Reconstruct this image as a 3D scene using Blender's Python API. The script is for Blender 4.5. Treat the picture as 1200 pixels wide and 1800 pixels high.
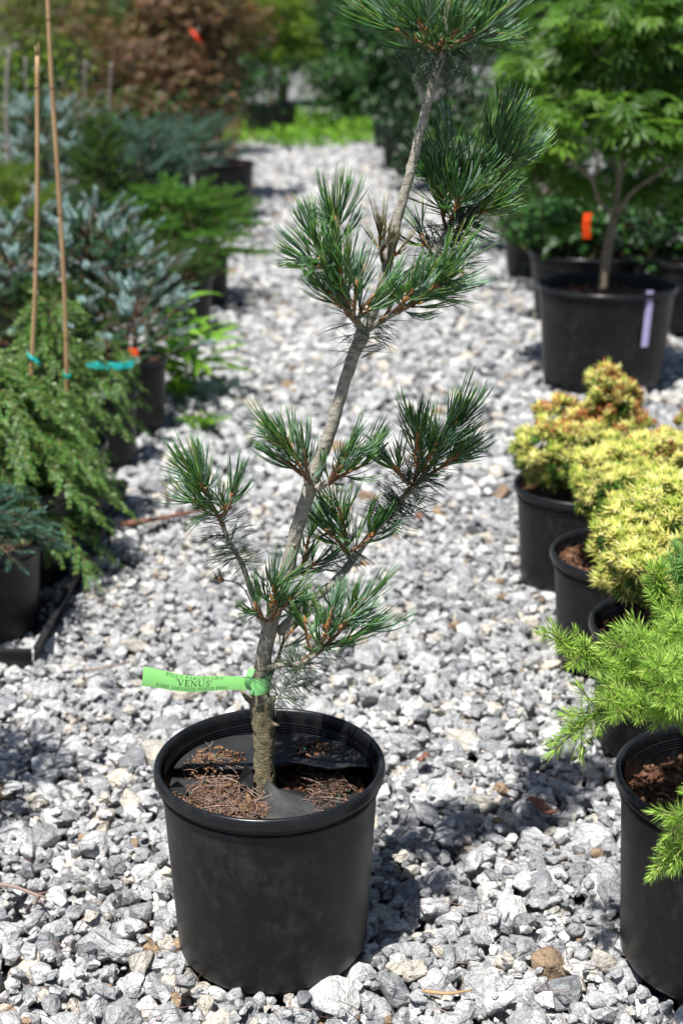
import bpy, math, random
import numpy as np
from math import radians, sin, cos, pi, tan, atan2, sqrt

# ------------------------------------------------------------------ camera, sky, sun, exposure
scene = bpy.context.scene
for o in list(bpy.data.objects): bpy.data.objects.remove(o)
COL = scene.collection
PITCH, FPX, CAMZ = radians(19.2), 2500.0, 1.25
cam_d = bpy.data.cameras.new('camera'); cam = bpy.data.objects.new('camera', cam_d); COL.objects.link(cam)
cam.location = (0, 0, CAMZ); cam.rotation_euler = (pi/2-PITCH, 0, 0)
cam_d.sensor_fit = 'VERTICAL'; cam_d.sensor_height = 36; cam_d.lens = 50
cam_d.clip_start = 0.05; cam_d.clip_end = 500
cam_d.dof.use_dof = True; cam_d.dof.focus_distance = 1.84; cam_d.dof.aperture_fstop = 4.5
scene.camera = cam
SUN_T = np.array([0.21, 0.37, -1.0]); SUN_T /= np.linalg.norm(SUN_T)      # direction the light travels
w = bpy.data.worlds.new('World'); scene.world = w; w.use_nodes = True
nt = w.node_tree; bg = nt.nodes['Background']; sky = nt.nodes.new('ShaderNodeTexSky')
sky.sky_type = 'NISHITA'; sky.sun_disc = False
sky.sun_elevation = math.asin(-SUN_T[2]); sky.sun_rotation = atan2(-SUN_T[0], -SUN_T[1])
sky.air_density = 1.0; sky.dust_density = 1.0
nt.links.new(sky.outputs[0], bg.inputs[0]); bg.inputs[1].default_value = 0.052
sd = bpy.data.lights.new('sun', 'SUN'); so = bpy.data.objects.new('sun', sd); COL.objects.link(so)
sd.energy = 4.9; sd.angle = radians(0.53); sd.color = (1.0, 0.97, 0.92)
from mathutils import Vector, Matrix
so.rotation_euler = Vector(SUN_T).to_track_quat('-Z', 'Y').to_euler(); so.location = (-2, -3, 8)
vs = scene.view_settings; vs.view_transform = 'Standard'; vs.look = 'None'; vs.exposure = 0.56; vs.gamma = 1
vs.use_curve_mapping = False
scene.cycles.use_denoising = True
scene.cycles.max_bounces = 5; scene.cycles.diffuse_bounces = 3; scene.cycles.glossy_bounces = 2; scene.cycles.transmission_bounces = 3
scene.cycles.use_adaptive_sampling = True; scene.cycles.adaptive_threshold = .02; scene.cycles.caustics_reflective = False; scene.cycles.caustics_refractive = False

# ------------------------------------------------------------------ pixel <-> place
CP, SP = cos(PITCH), sin(PITCH)
def ray(px, py):
    u, v = (px-600)/FPX, (900-py)/FPX
    return np.array([u, CP + v*SP, -SP + v*CP])
def at(px, py, Y):
    r = ray(px, py); k = Y/r[1]; return np.array([0, 0, CAMZ]) + r*k
def onz(px, py, z=0.0):
    r = ray(px, py); k = (z-CAMZ)/r[2]; return np.array([0, 0, CAMZ]) + r*k
def depth(p): return p[1]*CP - (p[2]-CAMZ)*SP
def project(P):
    P = np.asarray(P, float); d = P[..., 1]*CP - (P[..., 2]-CAMZ)*SP
    up = P[..., 1]*SP + (P[..., 2]-CAMZ)*CP
    return 600+FPX*P[..., 0]/d, 900-FPX*up/d, d
def vec(*a): return np.array(a, float)
def unit(v):
    v = np.asarray(v, float); return v/np.maximum(np.linalg.norm(v, axis=-1, keepdims=True), 1e-9)

# ------------------------------------------------------------------ materials
def newmat(name):
    m = bpy.data.materials.new(name); m.use_nodes = True
    t = m.node_tree; return m, t, t.nodes['Principled BSDF'], t.nodes['Material Output']
def N(t, typ, **k):
    n = t.nodes.new(typ)
    for a, b in k.items(): setattr(n, a, b)
    return n
def noise(t, vec_out, scale, detail=3, rough=.55, dist=0):
    n = N(t, 'ShaderNodeTexNoise'); n.inputs['Scale'].default_value = scale; n.inputs['Detail'].default_value = detail
    n.inputs['Roughness'].default_value = rough; n.inputs['Distortion'].default_value = dist
    if vec_out is not None: t.links.new(vec_out, n.inputs['Vector'])
    return n
def ramp(t, fac, stops, interp='LINEAR'):
    r = N(t, 'ShaderNodeValToRGB'); r.color_ramp.interpolation = interp; e = r.color_ramp.elements
    while len(e) < len(stops): e.new(0.5)
    for i, (p, c) in enumerate(stops):
        e[i].position = p; e[i].color = (*c, 1) if len(c) == 3 else c
    t.links.new(fac, r.inputs[0]); return r
def mixc(t, fac, a, b, blend='MIX'):
    m = N(t, 'ShaderNodeMix', data_type='RGBA', blend_type=blend)
    for s, v in ((0, fac), (6, a), (7, b)):
        if isinstance(v, (int, float)): m.inputs[s].default_value = v
        elif isinstance(v, tuple): m.inputs[s].default_value = (*v, 1)
        else: t.links.new(v, m.inputs[s])
    return m.outputs[2]
def math_(t, op, a, b=0.0):
    m = N(t, 'ShaderNodeMath', operation=op)
    for i, v in enumerate((a, b)):
        if isinstance(v, (int, float)): m.inputs[i].default_value = v
        else: t.links.new(v, m.inputs[i])
    return m.outputs[0]
def bump(t, bsdf, h, strength=.5, dist=.002):
    b = N(t, 'ShaderNodeBump'); b.inputs['Strength'].default_value = strength; b.inputs['Distance'].default_value = dist
    t.links.new(h, b.inputs['Height']); t.links.new(b.outputs[0], bsdf.inputs['Normal'])

def leaf_mat(name, cols, rough=.5, trans=.25, spec=.22, tcol=None):
    """foliage: colour picked per leaf (mesh island), some light through the blade"""
    m, t, b, out = newmat(name)
    g = N(t, 'ShaderNodeNewGeometry')
    r = ramp(t, g.outputs['Random Per Island'], [(i/max(1, len(cols)-1), c) for i, c in enumerate(cols)])
    n = noise(t, N(t, 'ShaderNodeTexCoord').outputs['Object'], 90, 2)
    c = mixc(t, .35, r.outputs[0], mixc(t, n.outputs[0], (.45, .45, .45), (1.5, 1.5, 1.5)), 'MULTIPLY')
    t.links.new(c, b.inputs['Base Color']); b.inputs['Roughness'].default_value = rough
    b.inputs['Specular IOR Level'].default_value = spec
    if trans > 0:
        tr = N(t, 'ShaderNodeBsdfTranslucent'); mx = N(t, 'ShaderNodeMixShader'); mx.inputs[0].default_value = trans
        t.links.new(mixc(t, 1.0, c, tcol or (1.25, 1.35, .7), 'MULTIPLY'), tr.inputs[0])
        t.links.new(b.outputs[0], mx.inputs[1]); t.links.new(tr.outputs[0], mx.inputs[2]); t.links.new(mx.outputs[0], out.inputs[0])
    return m
def plain(name, col, rough=.6, var=.25, scale=60, bumps=0, bd=.002, spec=.4):
    m, t, b, out = newmat(name); tc = N(t, 'ShaderNodeTexCoord').outputs['Object']
    n = noise(t, tc, scale, 4)
    lo = tuple(x*(1-var) for x in col); hi = tuple(min(1, x*(1+var)) for x in col)
    t.links.new(ramp(t, n.outputs[0], [(.3, lo), (.7, hi)]).outputs[0], b.inputs['Base Color'])
    b.inputs['Roughness'].default_value = rough; b.inputs['Specular IOR Level'].default_value = spec
    if bumps: bump(t, b, noise(t, tc, scale*2.5, 4).outputs[0], bumps, bd)
    return m

def stone_mat(name, per_object):
    m, t, b, out = newmat(name)
    tc = N(t, 'ShaderNodeTexCoord').outputs['Object']
    if per_object:
        rnd = N(t, 'ShaderNodeObjectInfo').outputs['Random']
        a = N(t, 'ShaderNodeAttribute', attribute_type='OBJECT', attribute_name='size').outputs['Fac']
        v = N(t, 'ShaderNodeVectorMath', operation='SCALE'); t.links.new(tc, v.inputs[0]); t.links.new(a, v.inputs['Scale']); tc = v.outputs[0]
    else:
        rnd = N(t, 'ShaderNodeNewGeometry').outputs['Random Per Island']
    off = N(t, 'ShaderNodeVectorMath', operation='ADD'); cmb = N(t, 'ShaderNodeCombineXYZ')
    for i, k in enumerate((37., 53., 71.)): t.links.new(math_(t, 'MULTIPLY', rnd, k), cmb.inputs[i])
    t.links.new(tc, off.inputs[0]); t.links.new(cmb.outputs[0], off.inputs[1]); p = off.outputs[0]
    G = lambda x, w=0: (x+w, x+w*.45, x-w*.4)
    base = ramp(t, rnd, [(0, (.27, .275, .285)), (.13, (.38, .385, .395)), (.32, (.49, .49, .495)), (.48, (.42, .425, .435)), (.58, (.56, .56, .56)),
                         (.72, (.65, .645, .63)), (.81, (.77, .76, .735)), (.87, (.33, .335, .35)), (.90, (.55, .51, .445)),
                         (.94, (.64, .58, .49)), (.967, (.33, .235, .155)), (.977, (.49, .485, .48)), (.990, (.18, .19, .205))], 'CONSTANT')
    # salt and pepper grain, gneiss streaks, pale quartz patches
    grain = noise(t, p, 420, 2, .65)
    dark = ramp(t, grain.outputs[0], [(.35, (.33, .34, .36)), (.47, (1, 1, 1)), (.62, (1.0, 1.0, 1.0)), (.72, (1.35, 1.34, 1.32))])
    mp = N(t, 'ShaderNodeMapping'); mp.inputs['Scale'].default_value = (1, 1, 4.5); mp.inputs['Rotation'].default_value = (.6, .4, 0); t.links.new(p, mp.inputs[0])
    streak = noise(t, mp.outputs[0], 38, 3, .65, 1.2)
    sc = ramp(t, streak.outputs[0], [(.34, (.50, .515, .54)), (.5, (1, 1, 1)), (.66, (1.30, 1.29, 1.26))])
    patch = noise(t, p, 22, 3, .6)
    pc = ramp(t, patch.outputs[0], [(.36, (.74, .75, .77)), (.55, (1, 1, 1)), (.72, (1.22, 1.2, 1.16))])
    c = mixc(t, .85, base.outputs[0], dark.outputs[0], 'MULTIPLY')
    c = mixc(t, .9, c, sc.outputs[0], 'MULTIPLY'); c = mixc(t, .8, c, pc.outputs[0], 'MULTIPLY')
    t.links.new(c, b.inputs['Base Color']); b.inputs['Roughness'].default_value = .78; b.inputs['Specular IOR Level'].default_value = .3
    h = math_(t, 'ADD', math_(t, 'MULTIPLY', noise(t, p, 150, 3, .7).outputs[0], 1.0), math_(t, 'MULTIPLY', noise(t, p, 50, 2).outputs[0], 2.0))
    bump(t, b, h, .9, .0045)
    return m

def pot_mat(name, col=(.0062, .0066, .0075), dust=.19, gloss=.34):
    m, t, b, out = newmat(name); tc = N(t, 'ShaderNodeTexCoord').outputs['Object']
    n1 = noise(t, tc, 9, 6, .65, .6); n2 = noise(t, tc, 55, 5, .7)
    mp = N(t, 'ShaderNodeMapping'); mp.inputs['Scale'].default_value = (1, 1, .45); mp.inputs['Rotation'].default_value = (.3, .5, 0); t.links.new(tc, mp.inputs[0])
    n3 = noise(t, mp.outputs[0], 70, 4, .6)
    d = math_(t, 'MULTIPLY', math_(t, 'MULTIPLY', n1.outputs[0], n2.outputs[0]), n3.outputs[0])
    f = ramp(t, d, [(.115, (0, 0, 0)), (.23, (1, 1, 1))])
    sep = N(t, 'ShaderNodeSeparateXYZ'); t.links.new(tc, sep.inputs[0])
    low = ramp(t, math_(t, 'ADD', sep.outputs[2], math_(t, 'MULTIPLY', n2.outputs[0], .05)), [(.015, (1, 1, 1)), (.075, (0, 0, 0))])
    fac = math_(t, 'MULTIPLY', math_(t, 'MAXIMUM', f.outputs[0], math_(t, 'MULTIPLY', low.outputs[0], .55)), dust)
    # fine scuffs
    v = N(t, 'ShaderNodeTexVoronoi'); v.feature = 'DISTANCE_TO_EDGE'; v.inputs['Scale'].default_value = 13
    wob = mixc(t, .25, tc, noise(t, tc, 8, 2).outputs[1]); t.links.new(wob, v.inputs['Vector'])
    scr = ramp(t, v.outputs['Distance'], [(0, (1, 1, 1)), (.006, (0, 0, 0))])
    fac2 = math_(t, 'ADD', fac, math_(t, 'MULTIPLY', math_(t, 'MULTIPLY', scr.outputs[0], n1.outputs[0]), .9*dust))
    c = mixc(t, fac2, col, (.105, .10, .092)); t.links.new(c, b.inputs['Base Color'])
    t.links.new(ramp(t, n1.outputs[0], [(.3, (gloss,)*3), (.7, (gloss+.18,)*3)]).outputs[0], b.inputs['Roughness'])
    b.inputs['Specular IOR Level'].default_value = .32
    bump(t, b, math_(t, 'ADD', n2.outputs[0], math_(t, 'MULTIPLY', n1.outputs[0], 2.)), .12, .002)
    return m

M = {}
M['stone'] = stone_mat('stone', False); M['stone_one'] = stone_mat('stone_single', True)
M['pot'] = pot_mat('black_plastic'); M['rim'] = pot_mat('black_plastic_rim', (.010, .011, .013), .12, .20)
M['fabric'] = plain('weed_fabric', (.022, .0225, .024), .62, .35, 25, .25, .001)
M['dust_fabric'] = plain('dusty_weed_fabric', (.048, .049, .049), .75, .5, 22, .3, .001)
M['soil'] = plain('bark_soil', (.10, .045, .025), .9, .6, 90, .9, .006)
M['tray'] = plain('black_tray', (.018, .018, .019), .6, .4, 20)
M['bark_chip'] = leaf_mat('bark_chip', [(.035, .018, .012), (.13, .06, .034), (.30, .17, .10), (.07, .034, .02)], .9, 0)
M['cane'] = plain('bamboo', (.42, .27, .14), .5, .25, 14)
M['cane_node'] = plain('bamboo_node', (.20, .12, .06), .6, .3, 30)
M['grey_cane'] = plain('weathered_cane', (.24, .22, .20), .8, .3, 20)
M['wood'] = plain('brown_twig', (.13, .085, .05), .85, .4, 60, .5)
M['wood_grey'] = plain('grey_branch', (.20, .17, .12), .85, .35, 40, .5)
M['tape'] = plain('green_tie_tape', (.0, .26, .17), .35, .15, 30)
M['turq'] = plain('turquoise_ribbon', (.02, .40, .36), .35, .2, 30)
M['orange'] = leaf_mat('orange_ribbon', [(.95, .10, .012), (.9, .13, .015)], .4, .5, .4, (1, 1, 1))
M['redtag'] = plain('red_tag', (.75, .05, .02), .4, .1, 30)
M['lav'] = plain('lavender_tag', (.42, .38, .62), .4, .1, 30)
M['crinkle'] = plain('crumpled_plastic', (.42, .42, .50), .25, .5, 40, .3)
M['tag'] = plain('lime_tag', (.27, .66, .20), .42, .05, 8)
M['tagback'] = plain('lime_tag_tie', (.24, .62, .22), .42, .05, 8)
M['ink'] = plain('black_ink', (.015, .03, .015), .6, .1, 40)
def ground_mat():
    """the same crushed stone where it is too far from the path to build"""
    m, t, b, out = newmat('stony_ground'); tc = N(t, 'ShaderNodeTexCoord').outputs['Object']
    v = N(t, 'ShaderNodeTexVoronoi'); v.inputs['Scale'].default_value = 30; t.links.new(tc, v.inputs['Vector'])
    e = N(t, 'ShaderNodeTexVoronoi', feature='DISTANCE_TO_EDGE'); e.inputs['Scale'].default_value = 30; t.links.new(tc, e.inputs['Vector'])
    sp_ = N(t, 'ShaderNodeSeparateColor'); t.links.new(v.outputs['Color'], sp_.inputs[0])
    c = ramp(t, sp_.outputs[0], [(0, (.24, .245, .25)), (.4, (.40, .40, .41)), (.75, (.54, .535, .52)), (.95, (.68, .66, .62))])
    g_ = noise(t, tc, 220, 3, .65)
    c2 = mixc(t, .6, c.outputs[0], mixc(t, g_.outputs[0], (.4, .4, .42), (1.5, 1.5, 1.48)), 'MULTIPLY')
    k_ = ramp(t, e.outputs['Distance'], [(0, (.12, .12, .12)), (.10, (1, 1, 1))])
    t.links.new(mixc(t, 1.0, c2, k_.outputs[0], 'MULTIPLY'), b.inputs['Base Color']); b.inputs['Roughness'].default_value = .9
    bump(t, b, ramp(t, e.outputs['Distance'], [(0, (0, 0, 0)), (.25, (1, 1, 1))]).outputs[0], 1.0, .02); return m
M['ground'] = ground_mat()
def bark_mat():
    m, t, b, out = newmat('pine_bark'); tc = N(t, 'ShaderNodeTexCoord').outputs['Object']
    sep = N(t, 'ShaderNodeSeparateXYZ'); t.links.new(tc, sep.inputs[0])
    mp = N(t, 'ShaderNodeMapping'); mp.inputs['Scale'].default_value = (1, 1, 2.6); t.links.new(tc, mp.inputs[0])
    ring = noise(t, mp.outputs[0], 75, 5, .65, .4); fine = noise(t, tc, 260, 4, .6); big = noise(t, tc, 28, 3)
    smooth = ramp(t, ring.outputs[0], [(.28, (.15, .13, .105)), (.46, (.35, .32, .265)), (.7, (.50, .47, .40))])
    mp2 = N(t, 'ShaderNodeMapping'); mp2.inputs['Scale'].default_value = (1, 1, 3.2); t.links.new(tc, mp2.inputs[0])
    v = noise(t, mp2.outputs[0], 120, 5, .75, 1.0)
    rough = ramp(t, v.outputs[0], [(.32, (.03, .025, .016)), (.46, (.19, .16, .09)), (.60, (.36, .31, .18)), (.73, (.50, .45, .30))])
    k = ramp(t, math_(t, 'ADD', sep.outputs[2], math_(t, 'MULTIPLY', big.outputs[0], .12)), [(.17, (0, 0, 0)), (.27, (1, 1, 1))])
    c = mixc(t, k.outputs[0], rough.outputs[0], smooth.outputs[0])
    c = mixc(t, .5, c, mixc(t, fine.outputs[0], (.5, .5, .5), (1.5, 1.5, 1.5)), 'MULTIPLY')
    t.links.new(c, b.inputs['Base Color']); b.inputs['Roughness'].default_value = .85
    h = math_(t, 'ADD', math_(t, 'MULTIPLY', v.outputs[0], math_(t, 'SUBTRACT', 1.6, math_(t, 'MULTIPLY', k.outputs[0], 1.2))), math_(t, 'MULTIPLY', ring.outputs[0], .6))
    bump(t, b, h, .9, .004); return m
M['bark'] = bark_mat()
M['needle_green'] = leaf_mat('pine_needle_green', [(.04, .135, .035), (.06, .19, .045), (.10, .26, .055), (.045, .13, .06), (.16, .31, .05), (.26, .30, .08)], .30, .20, .42)
M['needle_blue'] = leaf_mat('pine_needle_stomata', [(.10, .25, .12), (.18, .33, .21), (.33, .46, .37), (.08, .23, .07), (.20, .36, .08)], .40, .08, .5, (1, 1.1, .8))
M['needle_dark'] = leaf_mat('pine_needle_old', [(.04, .08, .045), (.07, .12, .075), (.14, .18, .11), (.10, .12, .07)], .42, .08, .45)
M['needle_tan'] = leaf_mat('pine_needle_dry', [(.30, .24, .11), (.22, .22, .09), (.16, .14, .07)], .5, .1)
M['twig'] = plain('pine_twig', (.20, .115, .06), .8, .4, 120, .5, .001)
M['sheath'] = leaf_mat('bundle_sheath', [(.34, .15, .045), (.46, .22, .07), (.26, .10, .03), (.55, .34, .15)], .6, .1)
M['dead_needle'] = leaf_mat('dead_needle', [(.12, .07, .052), (.24, .155, .12), (.40, .30, .26), (.09, .055, .042), (.30, .20, .16)], .55, 0)
M['pellet'] = leaf_mat('pellet_brown', [(.14, .07, .032), (.21, .11, .05), (.10, .05, .026), (.27, .165, .075)], .45, 0, .4)
M['pellet_teal'] = leaf_mat('pellet_teal', [(.0, .10, .06), (.0, .15, .10)], .3, 0, .5)
M['silver'] = leaf_mat('silver_fir_needle', [(.20, .36, .33), (.36, .54, .53), (.52, .68, .68), (.13, .28, .23)], .5, .08, .35, (1, 1.1, .9))
M['bluegreen'] = leaf_mat('blue_green_needle', [(.035, .10, .075), (.07, .17, .12), (.14, .25, .20), (.05, .13, .06)], .5, .12)
M['firgreen'] = leaf_mat('fir_needle_green', [(.035, .11, .055), (.06, .16, .085), (.11, .22, .14), (.05, .14, .035)], .5, .14)
M['spruce'] = leaf_mat('spruce_needle', [(.025, .075, .015), (.045, .12, .02), (.09, .19, .03), (.03, .07, .02)], .5, .15)
M['lime_needle'] = leaf_mat('yellow_green_needle', [(.10, .19, .02), (.17, .27, .03), (.07, .14, .02)], .5, .2)
M['fresh'] = leaf_mat('fresh_green_spray', [(.05, .17, .02), (.09, .26, .03), (.15, .34, .05), (.03, .10, .015)], .5, .22)
M['hemlock'] = leaf_mat('hemlock_needle', [(.035, .13, .02), (.07, .21, .03), (.13, .31, .05), (.035, .10, .03)], .42, .18, .45)
M['hemlock_tip'] = leaf_mat('hemlock_tip', [(.15, .26, .05), (.22, .31, .07), (.10, .21, .04)], .45, .2)
M['hem_twig'] = plain('hemlock_twig', (.26, .17, .07), .7, .3, 50)
M['cyp_yellow'] = leaf_mat('cypress_yellow_tip', [(.76, .70, .16), (.84, .79, .30), (.66, .64, .11), (.88, .84, .46)], .5, .2, .3, (1.05, 1.05, .6))
M['cyp_lime'] = leaf_mat('cypress_lime', [(.30, .42, .05), (.44, .50, .08), (.20, .32, .04)], .5, .22)
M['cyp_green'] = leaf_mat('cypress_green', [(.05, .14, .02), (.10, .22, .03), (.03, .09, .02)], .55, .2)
M['cyp_red'] = leaf_mat('cypress_bronzed_tip', [(.30, .085, .035), (.40, .15, .05), (.50, .26, .07), (.22, .07, .03)], .5, .12)
M['larch'] = leaf_mat('larch_needle', [(.20, .40, .05), (.33, .52, .08), (.52, .64, .18), (.14, .32, .06)], .38, .28)
M['larch_blue'] = leaf_mat('larch_blue_needle', [(.13, .30, .08), (.21, .40, .13), (.17, .36, .07)], .42, .2)
M['maple'] = leaf_mat('maple_leaf', [(.04, .105, .012), (.075, .175, .02), (.15, .29, .035), (.03, .075, .012)], .42, .38, .4)
M['maple_red'] = leaf_mat('red_maple_leaf', [(.15, .06, .035), (.22, .11, .06), (.17, .16, .04), (.36, .20, .14), (.14, .14, .035)], .5, .25, .35, (1.3, 1.0, .6))
M['maple_red2'] = leaf_mat('bronze_maple_leaf', [(.14, .08, .045), (.10, .085, .03), (.20, .13, .08), (.07, .05, .02)], .5, .25, .35, (1.3, 1.0, .6))
M['maple_lace'] = leaf_mat('green_laceleaf', [(.09, .17, .015), (.15, .25, .02), (.22, .31, .04), (.06, .12, .015)], .5, .35)
M['shrub'] = leaf_mat('shrub_leaf', [(.02, .07, .014), (.035, .11, .02), (.06, .16, .032), (.014, .045, .011)], .42, .3, .45)
M['shrub_dark'] = leaf_mat('dark_shrub_leaf', [(.012, .038, .014), (.02, .058, .02), (.034, .085, .034), (.009, .026, .009)], .42, .2, .45)
M['rhodo'] = leaf_mat('pale_candle', [(.40, .46, .24), (.50, .46, .34), (.34, .42, .22)], .5, .2)
M['weed'] = leaf_mat('weed_leaf', [(.20, .42, .04), (.30, .54, .07), (.14, .32, .03)], .40, .35, .45)
M['clover'] = leaf_mat('ground_cover_leaf', [(.12, .27, .025), (.19, .36, .04), (.08, .19, .02)], .5, .35)
M['dead_leaf'] = plain('dead_leaf', (.20, .085, .055), .7, .4, 60, .3)

# ------------------------------------------------------------------ mesh helpers
WLOC = {}
class G:
    """collects triangles; m is a material slot"""
    def __init__(s): s.V = []; s.T = []; s.I = []; s.n = 0
    def add(s, V, T, m=0):
        V = np.asarray(V, float).reshape(-1, 3); T = np.asarray(T, int).reshape(-1, 3)
        s.V.append(V); s.T.append(T+s.n); s.I.append(np.full(len(T), m) if np.isscalar(m) else np.asarray(m)); s.n += len(V); return s
    def arrays(s): return np.concatenate(s.V), np.concatenate(s.T), np.concatenate(s.I)
def mesh_data(name, V, T, I, mats, smooth=True):
    me = bpy.data.meshes.new(name); n = len(T)
    me.vertices.add(len(V)); me.vertices.foreach_set('co', np.ascontiguousarray(V, np.float32).ravel())
    me.loops.add(3*n); me.loops.foreach_set('vertex_index', np.ascontiguousarray(T, np.int32).ravel())
    me.polygons.add(n); me.polygons.foreach_set('loop_start', np.arange(0, 3*n, 3, dtype=np.int32))
    me.polygons.foreach_set('loop_total', np.full(n, 3, np.int32))
    for m in mats: me.materials.append(M[m] if isinstance(m, str) else m)
    me.polygons.foreach_set('material_index', np.ascontiguousarray(I, np.int32))
    me.polygons.foreach_set('use_smooth', np.full(n, smooth, bool))
    me.update(calc_edges=True); me.validate(); return me
def tag(o, label=None, cat=None, group=None, kind=None):
    for k, v in (('label', label), ('category', cat), ('group', group), ('kind', kind)):
        if v: o[k] = v
    return o
def mk(name, g, mats, parent=None, smooth=True, base=None, **k):
    V, T, I = g.arrays() if isinstance(g, G) else g
    origin = WLOC[parent.name] if parent is not None else (np.zeros(3) if base is None else np.asarray(base, float))
    o = bpy.data.objects.new(name, mesh_data(name, V-origin, T, I, mats, smooth)); COL.objects.link(o)
    if parent is not None: o.parent = parent
    else: o.location = origin
    WLOC[o.name] = origin.copy(); return tag(o, **k)
def thing(name, loc, label, cat, group=None):
    o = bpy.data.objects.new(name, None); COL.objects.link(o); o.location = loc; o.empty_display_size = .05
    WLOC[o.name] = np.asarray(loc, float); return tag(o, label, cat, group)
def tube(P, R, n=8, cap=True):
    P = np.asarray(P, float); R = np.broadcast_to(np.asarray(R, float), (len(P),)); k = len(P)
    D = unit(np.gradient(P, axis=0)); ref = vec(0, 1, .013) if abs(D[0][1]) < .9 else vec(1, 0, 0)
    A = unit(np.cross(D, ref)); B = np.cross(D, A); a = np.arange(n)*2*pi/n
    V = (P[:, None]+R[:, None, None]*(A[:, None]*np.cos(a)[None, :, None]+B[:, None]*np.sin(a)[None, :, None])).reshape(-1, 3)
    T = []
    for i in range(k-1):
        for j in range(n):
            x, y = i*n+j, i*n+(j+1) % n; T += [(x, y, y+n), (x, y+n, x+n)]
    if cap:
        V = np.vstack([V, P[0], P[-1]])
        for j in range(n): T += [(k*n, (j+1) % n, j), (k*n+1, (k-1)*n+j, (k-1)*n+(j+1) % n)]
    return V, np.array(T)
def smooth_path(P, n):
    P = np.asarray(P, float); k = len(P); s = np.r_[0, np.cumsum(np.linalg.norm(np.diff(P[:, :3], axis=0), axis=1))]
    Q = np.linspace(0, s[-1], n); m = np.gradient(P, s, axis=0) if k > 2 else np.repeat((P[1:]-P[:1])/s[-1], 2, 0)
    out = []
    for q in Q:
        i = min(max(np.searchsorted(s, q)-1, 0), k-2); h = s[i+1]-s[i]; t = (q-s[i])/h
        out.append((2*t**3-3*t**2+1)*P[i]+(t**3-2*t**2+t)*h*m[i]+(-2*t**3+3*t**2)*P[i+1]+(t**3-t**2)*h*m[i+1])
    return np.array(out)
def lathe(prof, n=64, c=(0, 0, 0)):
    prof = np.asarray(prof, float); a = np.arange(n)*2*pi/n; k = len(prof)
    V = np.stack([prof[:, None, 0]*np.cos(a), prof[:, None, 0]*np.sin(a), np.repeat(prof[:, 1:2], n, 1)], -1).reshape(-1, 3)+np.asarray(c)
    T = []
    for i in range(k-1):
        for j in range(n):
            x, y = i*n+j, i*n+(j+1) % n; T += [(x, y, y+n), (x, y+n, x+n)]
    return V, np.array(T)
def grid_tris(a, b):
    T = []
    for i in range(a-1):
        for j in range(b-1):
            x = i*b+j; T += [(x, x+1, x+b+1), (x, x+b+1, x+b)]
    return np.array(T)
def frames(D, roll):
    """3x3 matrices whose Z column is D, spun by roll"""
    D = unit(D); ref = np.where(np.abs(D[:, 2:3]) < .93, np.array([[0, 0, 1.]]), np.array([[1., 0, 0]]))
    X = unit(np.cross(ref, D)); Y = np.cross(D, X); c, s = np.cos(roll)[:, None], np.sin(roll)[:, None]
    return np.stack([X*c+Y*s, Y*c-X*s, D], -1)
def place(g, tm, P, R, S, mat=None):
    """copies of template tm=(V,T,I) into g at P with 3x3 R and scale S"""
    V, T, I = tm; n = len(P); S = np.asarray(S, float)
    S = S[:, None, None] if S.ndim == 1 else (S[:, None, :] if S.ndim == 2 else S)
    W = np.einsum('nij,nkj->nki', R, V[None]*S)+np.asarray(P)[:, None]
    TT = (T[None]+(np.arange(n)*len(V))[:, None, None]).reshape(-1, 3)
    II = np.tile(I, n) if mat is None else np.repeat(np.asarray(mat), len(T)) if not np.isscalar(mat) else np.full(n*len(T), mat)
    g.add(W.reshape(-1, 3), TT, II)
def randdir(rng, n): return unit(rng.normal(size=(n, 3)))
def curved_blades(g, P, D0, D1, L, wid, seg=4, mats=(0, 1, 1), sides=3, taper=.55):
    """needles: three-sided prisms that bend from D0 to D1"""
    n = len(P); P = np.asarray(P, float); L = np.broadcast_to(L, (n,)); wid = np.broadcast_to(wid, (n,))
    pts = [P]; dirs = [unit(D0)]
    for i in range(seg):
        t = (i+.5)/seg; d = unit(D0*(1-t)+D1*t); pts.append(pts[-1]+d*(L/seg)[:, None]); dirs.append(unit(D0*(1-(i+1)/seg)+D1*(i+1)/seg))
    bend = D1-D0; nrm = unit(bend-np.sum(bend*dirs[0], 1, keepdims=True)*dirs[0]+1e-4*randdir(np.random.default_rng(1), n))
    rows = []
    for i in range(seg+1):
        d = dirs[i]; nn = unit(nrm-np.sum(nrm*d, 1, keepdims=True)*d); sd = np.cross(d, nn)
        f = [.7, 1, 1, .9, .25][i] if seg == 4 else (.7 if i == 0 else (1 if i < seg else .25))
        for j in range(sides):
            a = -pi/2+2*pi*j/sides+pi/sides
            rows.append(pts[i]+(sd*cos(a)+nn*sin(a))*(wid*f*.5)[:, None])
    V = np.stack(rows, 1); K = V.shape[1]; T = []; I = []
    for i in range(seg):
        for j in range(sides):
            x, y = i*sides+j, i*sides+(j+1) % sides; T += [(x, y, y+sides), (x, y+sides, x+sides)]; I += [mats[j], mats[j]]
    T += [(seg*sides, seg*sides+1, seg*sides+2)]; I += [mats[0]]
    T = np.array(T)
    g.add(V.reshape(-1, 3), (T[None]+(np.arange(n)*K)[:, None, None]).reshape(-1, 3), np.tile(I, n))

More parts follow.
